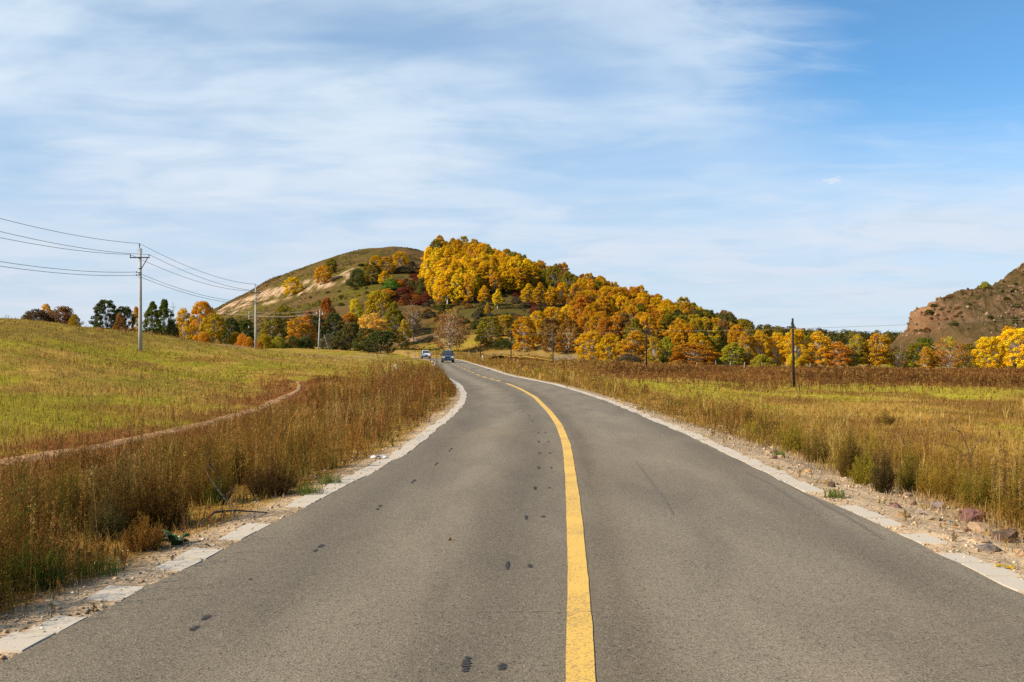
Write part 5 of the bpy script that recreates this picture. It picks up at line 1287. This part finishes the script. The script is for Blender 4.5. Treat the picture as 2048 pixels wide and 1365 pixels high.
    # slender red stalk by it
    x, y, z = at_px(367, 1098); T = Tris(); stalks(T, np.array([[0, 0, 0.]]), np.array([.36]), np.array([[.22, .10, .05]]), 26, 4, np.array([.012]), np.array([.006]), .05, .12, .35)
    tag(link('dry_stalk', T.mesh('dry_stalk'), M_WEED, None, (x, y, z)), 'single thin red dry stalk beside the broad leaved weed', 'dry stalk')
    # tall dark stalk group at the far shoulder edge
    x, y, z = at_px(2018, 1058); T = Tris(); n = 9; P = np.concatenate([rng.normal(0, .05, (n, 2)), np.zeros((n, 1))], 1); stalks(T, P, rng.uniform(.55, 1.02, n), pal([(.10, .06, .03)], n), 34, 3, np.full(n, .013), np.full(n, .007), .16, .10, .35)
    tag(link('dry_stalk', T.mesh('dry_stalk'), M_WEED, None, (x, y, z)), 'tall dark seed stalks rising above the dark flat topped rock', 'dry stalk')
    # fallen dead branch on the verge
    p = [at_px(u, v) for u, v in ((535, 1032), (470, 1040), (430, 1046), (385, 1066))]
    mb = MB(); pts = [(a[0], a[1], a[2]+dz) for a, dz in zip(p, (.03, .09, .10, .03))]; mb.tube(pts, [.006, .010, .012, .006], 5)
    mb.tube([pts[1], (pts[1][0]-.02, pts[1][1]+.05, .01)], [.007, .004], 4); mb.tube([pts[2], (pts[2][0]-.05, pts[2][1]-.03, .01)], [.007, .004], 4)
    a = at_px(478, 1045); mb.tube([(a[0], a[1], a[2]+.02), (a[0]-.18, a[1]+.15, a[2]+.20), (a[0]-.36, a[1]+.32, a[2]+.36), (a[0]-.47, a[1]+.45, a[2]+.46)], [.007, .006, .004, .002], 5)
    for k in range(14):
        f = random.uniform(.2, .95); b = Vector((a[0]-.47*f, a[1]+.45*f, a[2]+.02+.6*f)); mb.tube([b, b+Vector((random.uniform(-.14, .1), random.uniform(-.1, .1), random.uniform(.02, .12)))], [.004, .0015], 3)
    tag(mb.build('fallen_branch', M_BARKD), 'dead grey branch fallen across the verge by the asphalt', 'branch')
    # bare bent twigs
    for (u, v, tops, lab) in ((1944, 942, ((1900, 852), (1965, 878), (1870, 885)), 'bare bent twigs arching over the golden bush'), (1812, 905, ((1790, 862), (1836, 878)), 'forked bare twig standing in the field grass')):
        x, y, z = at_px(u, v); mb = MB()
        for tu, tv in tops:
            tx = (tu-U0)/F*y; tz = H+(V0-tv)/F*y; mb.tube([(x, y, z), (x+(tx-x)*.12, y+.05, z+(tz-z)*.5), (x+(tx-x)*.5, y+.03, z+(tz-z)*.85), (tx, y, tz)], [.011, .009, .006, .003], 5)
            for k in range(4):
                f = random.uniform(.5, 1); b = Vector((x+(tx-x)*f, y, z+(tz-z)*(.3+.7*f))); mb.tube([b, b+Vector((random.uniform(-.12, .12), 0, random.uniform(.03, .12)))], [.004, .002], 3)
        tag(mb.build('bare_twig', M_BARKD), lab, 'twig')


roadside_plants()

# ------------------------------------------------------------------ stones


def rock_mesh(seed, sx, sy, sz, col, name='rock'):
    r = random.Random(seed); bm = bmesh.new()
    for q in range(22):
        v = Vector((r.gauss(0, 1), r.gauss(0, 1), r.gauss(0, 1))).normalized(); m = max(abs(v.x), abs(v.y), abs(v.z)); v = v*.35+v/m*.65; bm.verts.new((v.x*sx/2*r.uniform(.8, 1), v.y*sy/2*r.uniform(.8, 1), v.z*sz/2*r.uniform(.85, 1)))
    bmesh.ops.convex_hull(bm, input=bm.verts); bmesh.ops.delete(bm, geom=[v for v in bm.verts if not v.link_faces], context='VERTS')
    bmesh.ops.subdivide_edges(bm, edges=bm.edges, cuts=1)
    for v in bm.verts: v.co += Vector((r.gauss(0, 1), r.gauss(0, 1), r.gauss(0, 1)))*.035*min(sx, sy, sz)
    me = bpy.data.meshes.new(name); bm.to_mesh(me); bm.free(); at = me.attributes.new('col', 'FLOAT_COLOR', 'POINT')
    c = []
    for v in me.vertices: k = r.uniform(.8, 1.2); c += [col[0]*k, col[1]*k, col[2]*k, 1]
    at.data.foreach_set('color', c); me.materials.append(M_ROCKA); return me


def build_rocks():
    L = [(1878, 1019, 28, 17, (.34, .25, .21), 'whitish pink angular rock at the weed edge'), (1811, 1035, 26, 11, (.42, .24, .09), 'flat orange stone beside the whitish rock'), (1950, 1046, 52, 27, (.25, .095, .075), 'large red slab under the golden bush'),
         (1964, 1067, 50, 20, (.46, .27, .12), 'tan orange slab in front of the red one'), (2017, 1085, 52, 25, (.15, .085, .048), 'dark flat topped block at the picture edge'), (1976, 1072, 18, 9, (.50, .29, .06), 'small yellow stone between tan slab and dark block'),
         (1982, 1104, 42, 13, (.20, .15, .12), 'grey brown flat stone sunk in the gravel'), (1967, 1087, 30, 14, (.44, .29, .16), 'tan wedge stone below the tan orange slab'), (2043, 1114, 20, 17, (.46, .26, .11), 'orange stone cut by the picture edge'),
         (1664, 975, 16, 11, (.12, .07, .04), 'small dark brown stump like stone by the gravel'), (1793, 1016, 22, 10, (.24, .115, .08), 'reddish stone half hidden in weeds'), (1868, 1042, 36, 13, (.44, .30, .16), 'pale tan slab below the whitish rock'), (1906, 1052, 24, 11, (.36, .29, .22), 'grey slab next to the large red one'),
         (1830, 1012, 20, 9, (.33, .17, .08), 'brown stone left of the whitish rock'), (1745, 975, 16, 8, (.40, .27, .19), 'pinkish stone on the gravel farther up'), (1700, 962, 12, 6, (.38, .25, .14), 'tan stone by the pointed brown bush'), (1620, 950, 12, 6, (.40, .27, .15), 'small tan stone on the shoulder bend'), (2028, 1070, 20, 9, (.30, .16, .08), 'brown stone behind the dark block'), (1935, 1062, 14, 8, (.42, .22, .08), 'small orange stone by the grey slab')]
    for q, (u, v, w, h, c, lab) in enumerate(L):
        x, y, z = at_px(u, v); W = w*y/F; Hh = h*y/F*1.05; me = rock_mesh(900+q, W*1.1, W*random.uniform(.7, 1.0), Hh*1.3, (lambda g: tuple(.62*a+.16*g for a in c))(sum(c)/3)); o = link('rock', me, None, None, (x, y+W*.3, z+Hh*.26)); o.rotation_euler = (random.uniform(-.15, .15), random.uniform(-.15, .15), random.uniform(-.3, .3)); tag(o, lab, 'rock', 'stones on the shoulder')
    # loose gravel and chips, nobody could count them
    V = []; Cc = []; n = 15000
    oc = np.array([(1, 0, 0), (-1, 0, 0), (0, 1, 0), (0, -1, 0), (0, 0, 1), (0, 0, -1)], float); fc = np.array([(0, 2, 4), (2, 1, 4), (1, 3, 4), (3, 0, 4), (2, 0, 5), (1, 2, 5), (3, 1, 5), (0, 3, 5)])
    d = 4.2*np.exp(rng.uniform(0, 2.1, n)); side = rng.uniform(0, 1, n) < .68; o = np.where(side, .02+2.4*rng.uniform(0, 1, n)**1.3*(d < 26)+.9*rng.uniform(0, 1, n)*(d >= 26), .02+.95*rng.uniform(0, 1, n)**1.2)
    x = np.where(side, rr(d)+o, rl(d)-o); z = zt(x, d); s = (.005+.018*rng.uniform(0, 1, n)**5)*(1+.02*d); vv = oc[None]*rng.uniform(.6, 1.2, (n, 6, 1))*s[:, None, None]*np.array((1, 1, .6)); a = rng.uniform(0, 6.28, n); ca, sa = np.cos(a), np.sin(a)
    vx = vv[..., 0]*ca[:, None]-vv[..., 1]*sa[:, None]+x[:, None]; vy = vv[..., 0]*sa[:, None]+vv[..., 1]*ca[:, None]+d[:, None]; vz = vv[..., 2]+(z+s*.25)[:, None]
    c = pal([(.50, .36, .22), (.40, .29, .18), (.56, .45, .32), (.27, .17, .10), (.50, .32, .16)], n, var=.25)
    me = np_mesh('shoulder_gravel', np.stack([vx, vy, vz], -1).reshape(-1, 3), (np.arange(n)[:, None, None]*6+fc[None]).reshape(-1, 3), {'col': np.repeat(c, 6, 0)})
    tag(link('shoulder_gravel', me, M_ROCKA), 'loose tan gravel strewn along both shoulders', 'gravel', kind='stuff')
    # larger chips among it
    for q in range(46):
        d = random.uniform(8, 19); x = float(rr(d))+random.uniform(.6, 2.5); z = float(zt(x, d)); w = random.uniform(.05, .13)
        if q < 5: base_ = None
        me = rock_mesh(1300+q % 7, .1, .08, .05, [(.40, .26, .14), (.34, .25, .19), (.28, .15, .09), (.44, .30, .17), (.36, .28, .2), (.24, .14, .1), (.42, .24, .1)][q % 7], 'stone_chip') if q < 7 else bpy.data.meshes[CHIPS[q % 7]]
        if q < 7: CHIPS.append(me.name)
        o = link('stone_chip', me, None, None, (x, d, z+w*.12)); o.scale = (w/.1,)*3; o.rotation_euler = (0, 0, random.uniform(0, 6.28)); tag(o, ('tan', 'grey brown', 'dark brown', 'pale tan', 'greyish', 'dull brown', 'orange brown')[q % 7]+(' larger' if w > .10 else ' small' if w < .07 else '')+' stone chip on the gravel shoulder, '+('near the rocks' if d < 10.5 else 'past the rocks' if d < 14 else 'farther up by the bushes'), 'stone', 'stone chips on the gravel')
    x, y = flat_pt(899, 1081); tag(link('stone_chip', rock_mesh(1400, .035, .03, .03, (.35, .19, .06)), None, None, (x, y, .012)), 'tiny ochre pebble alone on the asphalt', 'stone')
    # plastic strap and paper scrap
    x, y, z = at_px(2010, 1138); mb = MB(); mb.box((0, 0, .02), (.10, .022, .012), Matrix.Rotation(.25, 3, 'Y')); mb.box((.05, 0, .012), (.02, .024, .03)); mb.box((-.055, .004, .025), (.03, .03, .012))
    tag(mb.build('plastic_strap', pbr('yellow_plastic', (.50, .33, .02), .45, noise=25, var=.5), None, (x, y, z), fix=True), 'short yellow and black plastic strap on the gravel', 'strap')
    x, y, z = at_px(757, 918); V = []
    for j in range(4):
        for i in range(6): V.append(((i-2.5)*.045, (j-1.5)*.04, .015+random.uniform(0, .045)))
    mb = MB(); mb.add(V, [(j*6+i, j*6+i+1, j*6+i+7, j*6+i+6) for j in range(3) for i in range(5)]); tag(mb.build('paper_scrap', pbr('white_paper', (.72, .72, .72), .7, noise=9, var=.12), None, (x, y, z), fix=False), 'crumpled white paper scrap by the pale slabs', 'paper')


CHIPS = []
build_rocks()

# ------------------------------------------------------------------ poles and wires


def conc_pole(x, y, z, h, label, style, rz=0.0, lean=0.0):
    p = empty('utility_pole', (x, y, z), rz); p.rotation_euler = (0, lean, rz); tag(p, label, 'utility pole', 'concrete poles of the power line')
    k = h/8.5
    MB().tube([(0, 0, -.4), (0, 0, 2.5*k), (0, 0, 8.15*k)], [.165, .145, .095], 12).build('shaft', M_CONC, p, smooth=True)
    if style == 'arm':
        MB().box((0, -.12, 7.4*k), (1.56, .075, .085)).build('crossarm', M_DARKSTEEL, p)
        MB().tube([(.62, -.12, 7.36*k), (.10, -.12, 6.45*k)], .035, 4).build('brace', M_DARKSTEEL, p)
        for sx in (-.74, .74): MB().tube([(sx, -.12, 7.4*k), (sx, -.12, 7.5*k), (sx, -.12, 7.52*k), (sx, -.12, 7.64*k)], [.022, .022, .055, .03], 8).build('insulator', M_DARKSTEEL if y < 100 else M_PORC, p)
        MB().tube([(-.03, -.06, 7.9*k), (-.03, -.06, 8.3*k), (-.03, -.06, 8.33*k), (-.03, -.06, 8.52*k)], [.03, .03, .055, .035], 8).build('pin_insulator', M_DARKSTEEL, p)
        for zz in (7.85, 8.02): MB().box((0, 0, zz*k), (.40, .06, .035)).build('clamp', M_DARKSTEEL, p)
        for zz in (6.05, 6.22): MB().box((-.06, -.13, zz*k), (.44, .05, .03)).build('bracket', M_DARKSTEEL, p)
        for zz in (6.0, 6.25): MB().tube([(-.26, -.13, (zz-.06)*k), (-.26, -.13, (zz+.07)*k)], .03, 6).build('spool_insulator', M_DARKSTEEL, p)
        MB().tube([(0, 0, 6.50*k), (0, 0, 6.56*k)], .135, 12).build('band', M_DARKSTEEL, p)
    elif style == 'end':
        for sx, zz in ((-.62, 7.35), (.58, 7.3), (-.02, 7.75)):
            MB().tube([(sx, -.1, zz*k-.2), (sx, -.1, (zz+.0)*k), (sx, -.1, (zz+.25)*k)], [.13, .09, .05], 8).build('insulator', M_PORC, p)
        MB().box((0, -.06, 7.28*k), (1.24, .05, .05)).build('crossarm', M_PORC, p)
        MB().tube([(.0, 0, 8.1*k), (.05, 0, 8.5*k)], [.035, .02], 6).build('pin', M_PORC, p)
        MB().tube([(0, 0, 6.5*k), (0, 0, 6.56*k)], .135, 12).build('band', M_DARKSTEEL, p)
    return p


def wires():
    poles = [(-25.2, 27, .55), (-29.5, 79, None), (-34.0, 132, None), (-38.7, 199, None)]
    poles = [(x, y, float(zt(x, y)) if z is None else z) for x, y, z in poles]
    x3, y3, z3 = poles[3]
    conc_pole(*poles[1], 8.5, 'tallest concrete pole, dark crossarm, nearest on the meadow', 'arm')
    conc_pole(*poles[2], 8.5, 'second concrete pole down the line with orange bush at its foot', 'arm')
    conc_pole(*poles[3], 8.5, 'leaning concrete end pole with pale insulators and stay wire', 'end', lean=.04)
    d4 = 249.; x4 = (498-U0)/F*d4; z4 = float(zt(x4, d4)); d5 = 300.; x5 = (346-U0)/F*d5; z5 = H+(V0-604)/F*d5-8.5
    z4 = H+(V0-688)/F*d4 if z4 > H+(V0-688)/F*d4 else z4
    conc_pole(x4, d4, z4, H+(V0-619)/F*d4-z4, 'thin concrete pole seen beside the second one, far behind', 'arm')
    conc_pole(x5, d5, float(zt(x5, d5)), H+(V0-604)/F*d5-float(zt(x5, d5)), 'farthest concrete pole rising behind the green crest trees', 'arm')
    offs = [((-.03, -.06), 8.52, 'topmost power line wire over the meadow'), ((.74, -.12), 7.64, 'wire on the outer crossarm tip of the power line'), ((-.74, -.12), 7.64, 'wire on the inner crossarm tip of the power line'), ((-.28, -.13), 6.25, 'upper of the two low wires on the pole bracket'), ((-.28, -.13), 6.0, 'lower of the two low wires on the pole bracket')]
    for (ox, oy), h, lab in offs:
        mb = MB(); pts = []
        for a in range(3):
            A, B = poles[a], poles[a+1]; hB = h if a < 2 else h-.3
            span = math.hypot(B[0]-A[0], B[1]-A[1]); sag = span*span*.00024 if a else .9
            for s in np.linspace(0, 1, 18, endpoint=(a == 2)): pts.append((A[0]+ox+(B[0]-A[0])*s, A[1]+oy+(B[1]-A[1])*s, A[2]+h+(B[2]+hB-A[2]-h)*s-4*sag*s*(1-s)))
        mb.tube(pts, [.008+.00010*p[1] for p in pts], 4, cap=False); tag(mb.build('power_wire', M_WIRE, fix=False), lab, 'wire', 'wires of the power line')
    for k, (ox, h, lab) in enumerate(((0, 8.0, 'upper faint wire between the end pole and the thin far pole'), (.5, 7.3, 'middle faint wire between the end pole and the thin far pole'), (-.5, 7.2, 'lower faint wire between the end pole and the thin far pole'))):
        pts = []; A = (x3, y3, z3+h); Hh = (H+(V0-619)/F*d4-z4); B = (x4, d4, z4+h/8.5*Hh); Cc = (x5, d5, H+(V0-604)/F*d5-8.5+h)
        for P, Q in ((A, B), (B, Cc)):
            for s in np.linspace(0, 1, 12): pts.append((P[0]+ox+(Q[0]-P[0])*s, P[1]+(Q[1]-P[1])*s, P[2]+(Q[2]-P[2])*s-2.2*s*(1-s)))
        tag(MB().tube(pts, .02, 4, cap=False).build('power_wire', pbr('bright_wire', (.45, .40, .33), .5, .3) if k == 0 else MATS['bright_wire'], fix=False), lab, 'wire', 'wires of the power line')
    # stay wire with banded guard
    ex, ey, ez = at_px(659, 700, 60); st = empty('stay_wire', (x3, y3, z3)); tag(st, 'slanted stay wire with banded guard beside the end pole', 'stay wire')
    a = Vector((.25, 0, 6.2)); b = Vector((ex-x3, ey-y3, ez-z3)); b = Vector((2.15, -.5, float(zt(x3+2.15, y3-.5))-z3))
    MB().tube([a, b], .022, 5).build('wire', M_WIRE, st)
    for k in range(9):
        f = .50+.055*k; MB().tube([a+(b-a)*f, a+(b-a)*(f+.027)], .05, 6).build('guard_band', M_PORC, st)


wires()


def black_posts():
    PX = [(1588, 775, 637, 'tallest black wooden post, before the golden birches'), (1293, 745, 655, 'black wooden post in front of the amber airy tree'), (1106, 729, 665, 'black wooden post by the picket fence'), (1022, 716, 662, 'black wooden post by the dark bush of the foot row'), (961, 717, 672, 'black wooden post farthest along the road, pale tipped')]
    DD = [70.7, 108, 148, 181, 212]; tops = []
    for q, ((u, vb, vt, lab), d) in enumerate(zip(PX, DD)):
        x = (u-U0)/F*d; z = float(zt(x, d)); top = H+(V0-vt)/F*d; p = empty('telegraph_post', (x, d, z)); tag(p, lab, 'telegraph post', 'black posts along the flats'); h = top-z; lx = -.10 if q == 0 else (-.04 if q == 1 else .03)
        MB().tube([(0, 0, -.3), (lx*.5, 0, h*.5), (lx, 0, h)], [.092, .082, .072], 8).build('shaft', M_WOODPOLE, p, smooth=True)
        MB().tube([(lx-.09, -.05, h-.42), (lx-.09, -.05, h-.28)], [.045, .03], 6).build('insulator', M_PORC if q == 4 else M_DARKSTEEL, p)
        MB().box((lx-.05, -.03, h-.43), (.12, .03, .03)).build('bracket', M_DARKSTEEL, p)
        tops.append((x+lx-.09, d-.05, z+h-.28-.45*(q == 0)))
    dx = tops[0][0]-tops[1][0]; tops = [(tops[0][0]+dx*1.15, 31.0, H+(V0-600)/F*31.0)]+tops
    pts = []
    for a in range(len(tops)-1):
        A, B = tops[a], tops[a+1]
        for s in np.linspace(0, 1, 16): pts.append((A[0]+(B[0]-A[0])*s, A[1]+(B[1]-A[1])*s, A[2]+(B[2]-A[2])*s-.5*s*(1-s)))
    tag(MB().tube(pts, [.006+.00005*p[1] for p in pts], 4, cap=False).build('telephone_wire', pbr('grey_wire', (.22, .17, .12), .6, .3), fix=False), 'single pale wire strung along the black posts', 'wire')


black_posts()


def fences():
    def fence(pts, label, hgt, rails, y0=60, thick=.05, dd=None):
        f = empty('wire_fence', (0, 0, 0)); tag(f, label, 'fence'); P = []
        for q, (u, v) in enumerate(pts):
            if dd is None: x, y, z = ground_hit(u, v, y0, 300)
            else: y = dd[0]+(dd[1]-dd[0])*q/(len(pts)-1); x = (u-U0)/F*y; z = float(zt(x, y))
            h = hgt*random.uniform(.82, 1.12); t = thick*random.uniform(.8, 1.2); lx, ly = random.gauss(0, .06), random.gauss(0, .06)
            MB().tube([(x, y, z-.2), (x+lx*.5, y+ly*.5, z+h*.5), (x+lx, y+ly, z+h)], [t, t*.95, t*.85], 6).build('post', M_POST, f); P.append((x, y, z, h))
        for rl_ in rails: MB().tube([(x, y, z+h*rl_) for x, y, z, h in P], .012, 3, cap=False).build('wire', M_WIRE, f, fix=False)
    fence([(939, 708), (954, 708), (984, 710), (1000, 712), (1014, 713), (1032, 714), (1048, 714), (1076, 715)], 'row of pale stakes under the dark edge of the foot row', 1.3, (.85, .5), dd=(232, 222))
    n = 26; fence([(1108+q*1.9, 724-q*.45+random.uniform(-.6, .6)) for q in range(n)], 'dense little picket fence of pale sticks before the golden tree', 1.35, (.8,), dd=(176, 212), thick=.04)
    fence([(1394, 733), (1431, 736), (1460, 741), (1488, 744), (1524, 743), (1573, 742), (1620, 741)], 'stakes with wire in front of the flats birches', 1.15, (.85, .5), dd=(172, 176), thick=.06)
    fence([(812, 709), (831, 709), (848, 708), (770, 712)][0:3], 'short run of stakes near the white car', 1.3, (.8,), dd=(212, 228), thick=.085)
    for (u, v, hh, lab) in ((965, 719, .7, 'small white marker post at the far curve'), (791, 741, .45, 'small pale stone marker in the meadow before the bend')):
        x, y, z = ground_hit(u, v, 50, 260); mb = MB(); mb.box((0, 0, hh/2-.05), (.20, .16, hh+.1), taper=.85); mb.box((0, 0, hh+.02), (.17, .13, .06), taper=.6); tag(mb.build('marker_post', pbr('white_marker', (.66, .64, .60), .7, noise=5, var=.2) if 'white_marker' not in MATS else MATS['white_marker'], None, (x, y, z)), lab, 'marker post')


fences()

# ------------------------------------------------------------------ eroded stream bank


def stream_bank():
    P = [ground_hit(u, v, 100, 230) for u, v in ((1122, 729), (1100, 727), (1078, 725), (1052, 723), (1030, 721), (1004, 719), (985, 719), (976, 720))]
    pts = []
    for a in range(len(P)-1):
        for s in np.linspace(0, 1, 7, endpoint=False): pts.append([P[a][k]*(1-s)+P[a+1][k]*s for k in range(3)])
    pts.append(list(P[-1])); n = len(pts); V = []; Cc = []
    for q, (x, y, z) in enumerate(pts):
        e = math.sin(pi*min(1, max(.03, q/(n-1))))**.6; hgt = .80*e*(.7+.6*float(fbm(x*.5, y*.5, 191, 3))); jy = (float(fbm(x*.7, y*.7, 192, 3))-.5)*1.6
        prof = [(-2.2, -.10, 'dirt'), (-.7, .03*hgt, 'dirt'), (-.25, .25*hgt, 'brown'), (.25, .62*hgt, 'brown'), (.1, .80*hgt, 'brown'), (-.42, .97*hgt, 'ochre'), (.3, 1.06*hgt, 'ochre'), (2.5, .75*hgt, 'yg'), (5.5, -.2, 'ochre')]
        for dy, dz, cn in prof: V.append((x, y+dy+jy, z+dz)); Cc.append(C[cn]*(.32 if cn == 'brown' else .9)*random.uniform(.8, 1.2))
    m = 9; Fs = [(q*m+k, q*m+k+1, (q+1)*m+k+1, (q+1)*m+k) for q in range(n-1) for k in range(m-1)]
    tag(link('earth_bank', np_mesh('earth_bank', V, Fs, {'col': np.array(Cc)}), M_GROUND), 'undercut earth bank of a dry stream beside the black posts', 'bank', kind='structure')


stream_bank()

# ------------------------------------------------------------------ cars


def loft(mb, secs):
    n = len(secs[0]); b = len(mb.V); V = [p for s in secs for p in s]; Fs = []
    for i in range(len(secs)-1):
        for k in range(n): Fs.append((i*n+k, i*n+(k+1) % n, (i+1)*n+(k+1) % n, (i+1)*n+k))
    Fs.append(tuple(range(n))); Fs.append(tuple(range((len(secs)-1)*n+n-1, (len(secs)-1)*n-1, -1))); mb.add(V, Fs); return mb


def make_car(x, y, z, rz, paint, label, W=1.86, Lc=4.7, Ht=1.76, dark=True):
    car = empty('parked_car' if False else 'suv_car', (x, y, z), rz); tag(car, label, 'car', 'cars coming down the road')
    glass = MATS.get('car_glass') or pbr('car_glass', (.035, .055, .065), .06, spec=.8, coat=.4); blk = MATS.get('black_plastic') or pbr('black_plastic', (.012, .012, .013), .5); rub = MATS.get('tyre_rubber') or pbr('tyre_rubber', (.014, .014, .014), .85); chrome = MATS.get('chrome') or pbr('chrome', (.75, .75, .76), .12, 1.0); lamp = MATS.get('lamp_lens') or pbr('lamp_lens', (.82, .84, .86), .1, spec=.8, coat=.6); plate = MATS.get('plate_blue') or pbr('plate_blue', (.015, .11, .44), .4); alloy = MATS.get('alloy') or pbr('alloy', (.42, .42, .44), .3, .8)
    w = W/2

    def ring(yy, zb, zt_, wb, wm, wt, zm): return [(-wb, yy, zb), (-wm, yy, zm), (-wt, yy, zt_), (0, yy, zt_+.015), (wt, yy, zt_), (wm, yy, zm), (wb, yy, zb), (0, yy, zb)]
    f = -Lc/2; body = MB()
    loft(body, [ring(f, .42, .74, w*.74, w*.78, w*.66, .60), ring(f+.10, .34, .90, w*.90, w*.94, w*.80, .66), ring(f+.45, .30, .99, w*.97, w, w*.88, .74), ring(f+1.15, .28, 1.06, w*.98, w, w*.93, .80), ring(f+1.9, .28, 1.10, w*.98, w, w*.95, .82), ring(f+3.9, .28, 1.12, w*.98, w, w*.95, .82), ring(-f-.12, .34, 1.08, w*.95, w*.97, w*.90, .80), ring(-f, .42, .98, w*.86, w*.90, w*.80, .76)])
    b = body.build('body', paint, car, smooth=False)
    md = b.modifiers.new('bevel', 'BEVEL'); md.width = .035; md.segments = 2; md.limit_method = 'ANGLE'; md.angle_limit = rad(20)

    def cring(yy, zb, zt_, wb, wt): return [(-wb, yy, zb), (-wt, yy, zt_-.03), (-wt*.88, yy, zt_), (wt*.88, yy, zt_), (wt, yy, zt_-.03), (wb, yy, zb)]
    cab = MB(); loft(cab, [cring(f+1.18, 1.04, 1.075, w*.90, w*.88), cring(f+1.95, 1.08, Ht-.03, w*.93, w*.74), cring(f+2.3, 1.10, Ht, w*.94, w*.76), cring(f+3.7, 1.10, Ht-.02, w*.94, w*.75), cring(-f-.55, 1.10, Ht-.10, w*.93, w*.72), cring(-f-.10, 1.06, 1.10, w*.90, w*.86)])
    cab.build('cabin', paint, car)
    e = .012; y0, y1 = f+1.18, f+1.95

    def wpt(s, t):                                        # on the windscreen plane
        yy = y0+(y1-y0)*t; zz = 1.075+(Ht-.03-1.075)*t; ww = w*(.88+(.74-.88)*t); return (ww*s, yy-e*1.5, zz+e)
    MB().add([wpt(-.90, .08), wpt(.90, .08), wpt(.88, .90), wpt(-.88, .90)], [(0, 1, 2, 3)]).build('windscreen', glass, car, fix=False)
    for s in (-1, 1):
        def sp(yy, t): wb, wt = w*.935, w*.75; return (s*(wb+(wt-wb)*t+e), yy, 1.10+(Ht-1.13)*t)
        for (a0, a1, b0, b1) in ((f+1.55, f+2.45, f+1.98, f+2.45), (f+2.55, f+3.5, f+2.55, f+3.45), (f+3.6, -f-.42, f+3.55, -f-.72)): MB().add([sp(a0, .06), sp(a1, .06), sp(b1, .86), sp(b0, .86)], [(0, 1, 2, 3)]).build('side_window', glass, car, fix=False)
        MB().box((s*(w+.10), f+1.62, 1.13), (.20, .11, .15), taper=.85).build('mirror', blk if dark else paint, car)
        MB().box((s*w*.70, f+.075, .79), (.36, .14, .17), taper=.8).build('headlight', lamp, car)
        MB().box((s*w*.66, f+.015, .48), (.17, .06, .09)).build('fog_light', lamp, car)
        MB().box((s*w*.62, f+2.9, Ht+.03), (.04, 1.7, .04)).build('roof_rail', chrome if dark else blk, car)
        MB().box((s*w*.88, -f-.02, .98), (.14, .06, .34)).build('tail_light', MATS.get('tail_red') or pbr('tail_red', (.35, .01, .01), .2), car)
        for yy in (f+.92, -f-.95):
            wh = MB(); wh.tube([(s*(w-.24), yy, .36), (s*(w-.20), yy, .36), (s*(w-.02), yy, .36), (s*(w+.01), yy, .36)], [.33, .365, .365, .33], 20); wo = wh.build('wheel', rub, car)
            MB().tube([(s*(w-.05), yy, .36), (s*(w+.018), yy, .36)], [.22, .20], 12).build('rim', alloy, wo)
            MB().tube([(s*(w-.3), yy, .44), (s*(w+.006), yy, .44)], .43, 18).build('wheel_arch', blk, car)
    MB().box((0, f-.005, .74), (.62, .05, .18)).build('grille', blk, car)
    g = MB(); g.tube([(-.40, f-.02, .50), (-.38, f-.03, .80), (-.30, f-.03, .86), (.30, f-.03, .86), (.38, f-.03, .80), (.40, f-.02, .50)], .028, 6)
    if dark: g.build('grille_frame', chrome, car)
    else: MB().box((0, f-.035, .77), (.5, .02, .03)).build('grille_bar', chrome, car)
    MB().box((0, f+.06, .40), (W*.90, .26, .20), taper=.92).build('bumper', blk, car)
    MB().box((0, f-.05 if dark else f-.08, .54), (.42, .03, .13)).build('number_plate', plate, car)
    MB().box((0, f+.05, .28), (W*.6, .10, .05)).build('skid_plate', alloy, car)
    return car


M_BLACKCAR = pbr('dark_car_paint', (.010, .012, .020), .18, .0, spec=.6, coat=.8); M_WHITECAR = pbr('white_car_paint', (.78, .78, .77), .25, spec=.5, coat=.5)
make_car(-9.50, 147, float(road_z(147))+.006, .085, M_BLACKCAR, 'dark SUV with chrome grille frame coming down the lane', W=1.84, Ht=1.80)
make_car((851.5-U0)/F*205, 205, float(road_z(205))+.006, .14, M_WHITECAR, 'white SUV following behind the dark one at the bend', W=1.84, Ht=1.70, dark=False)
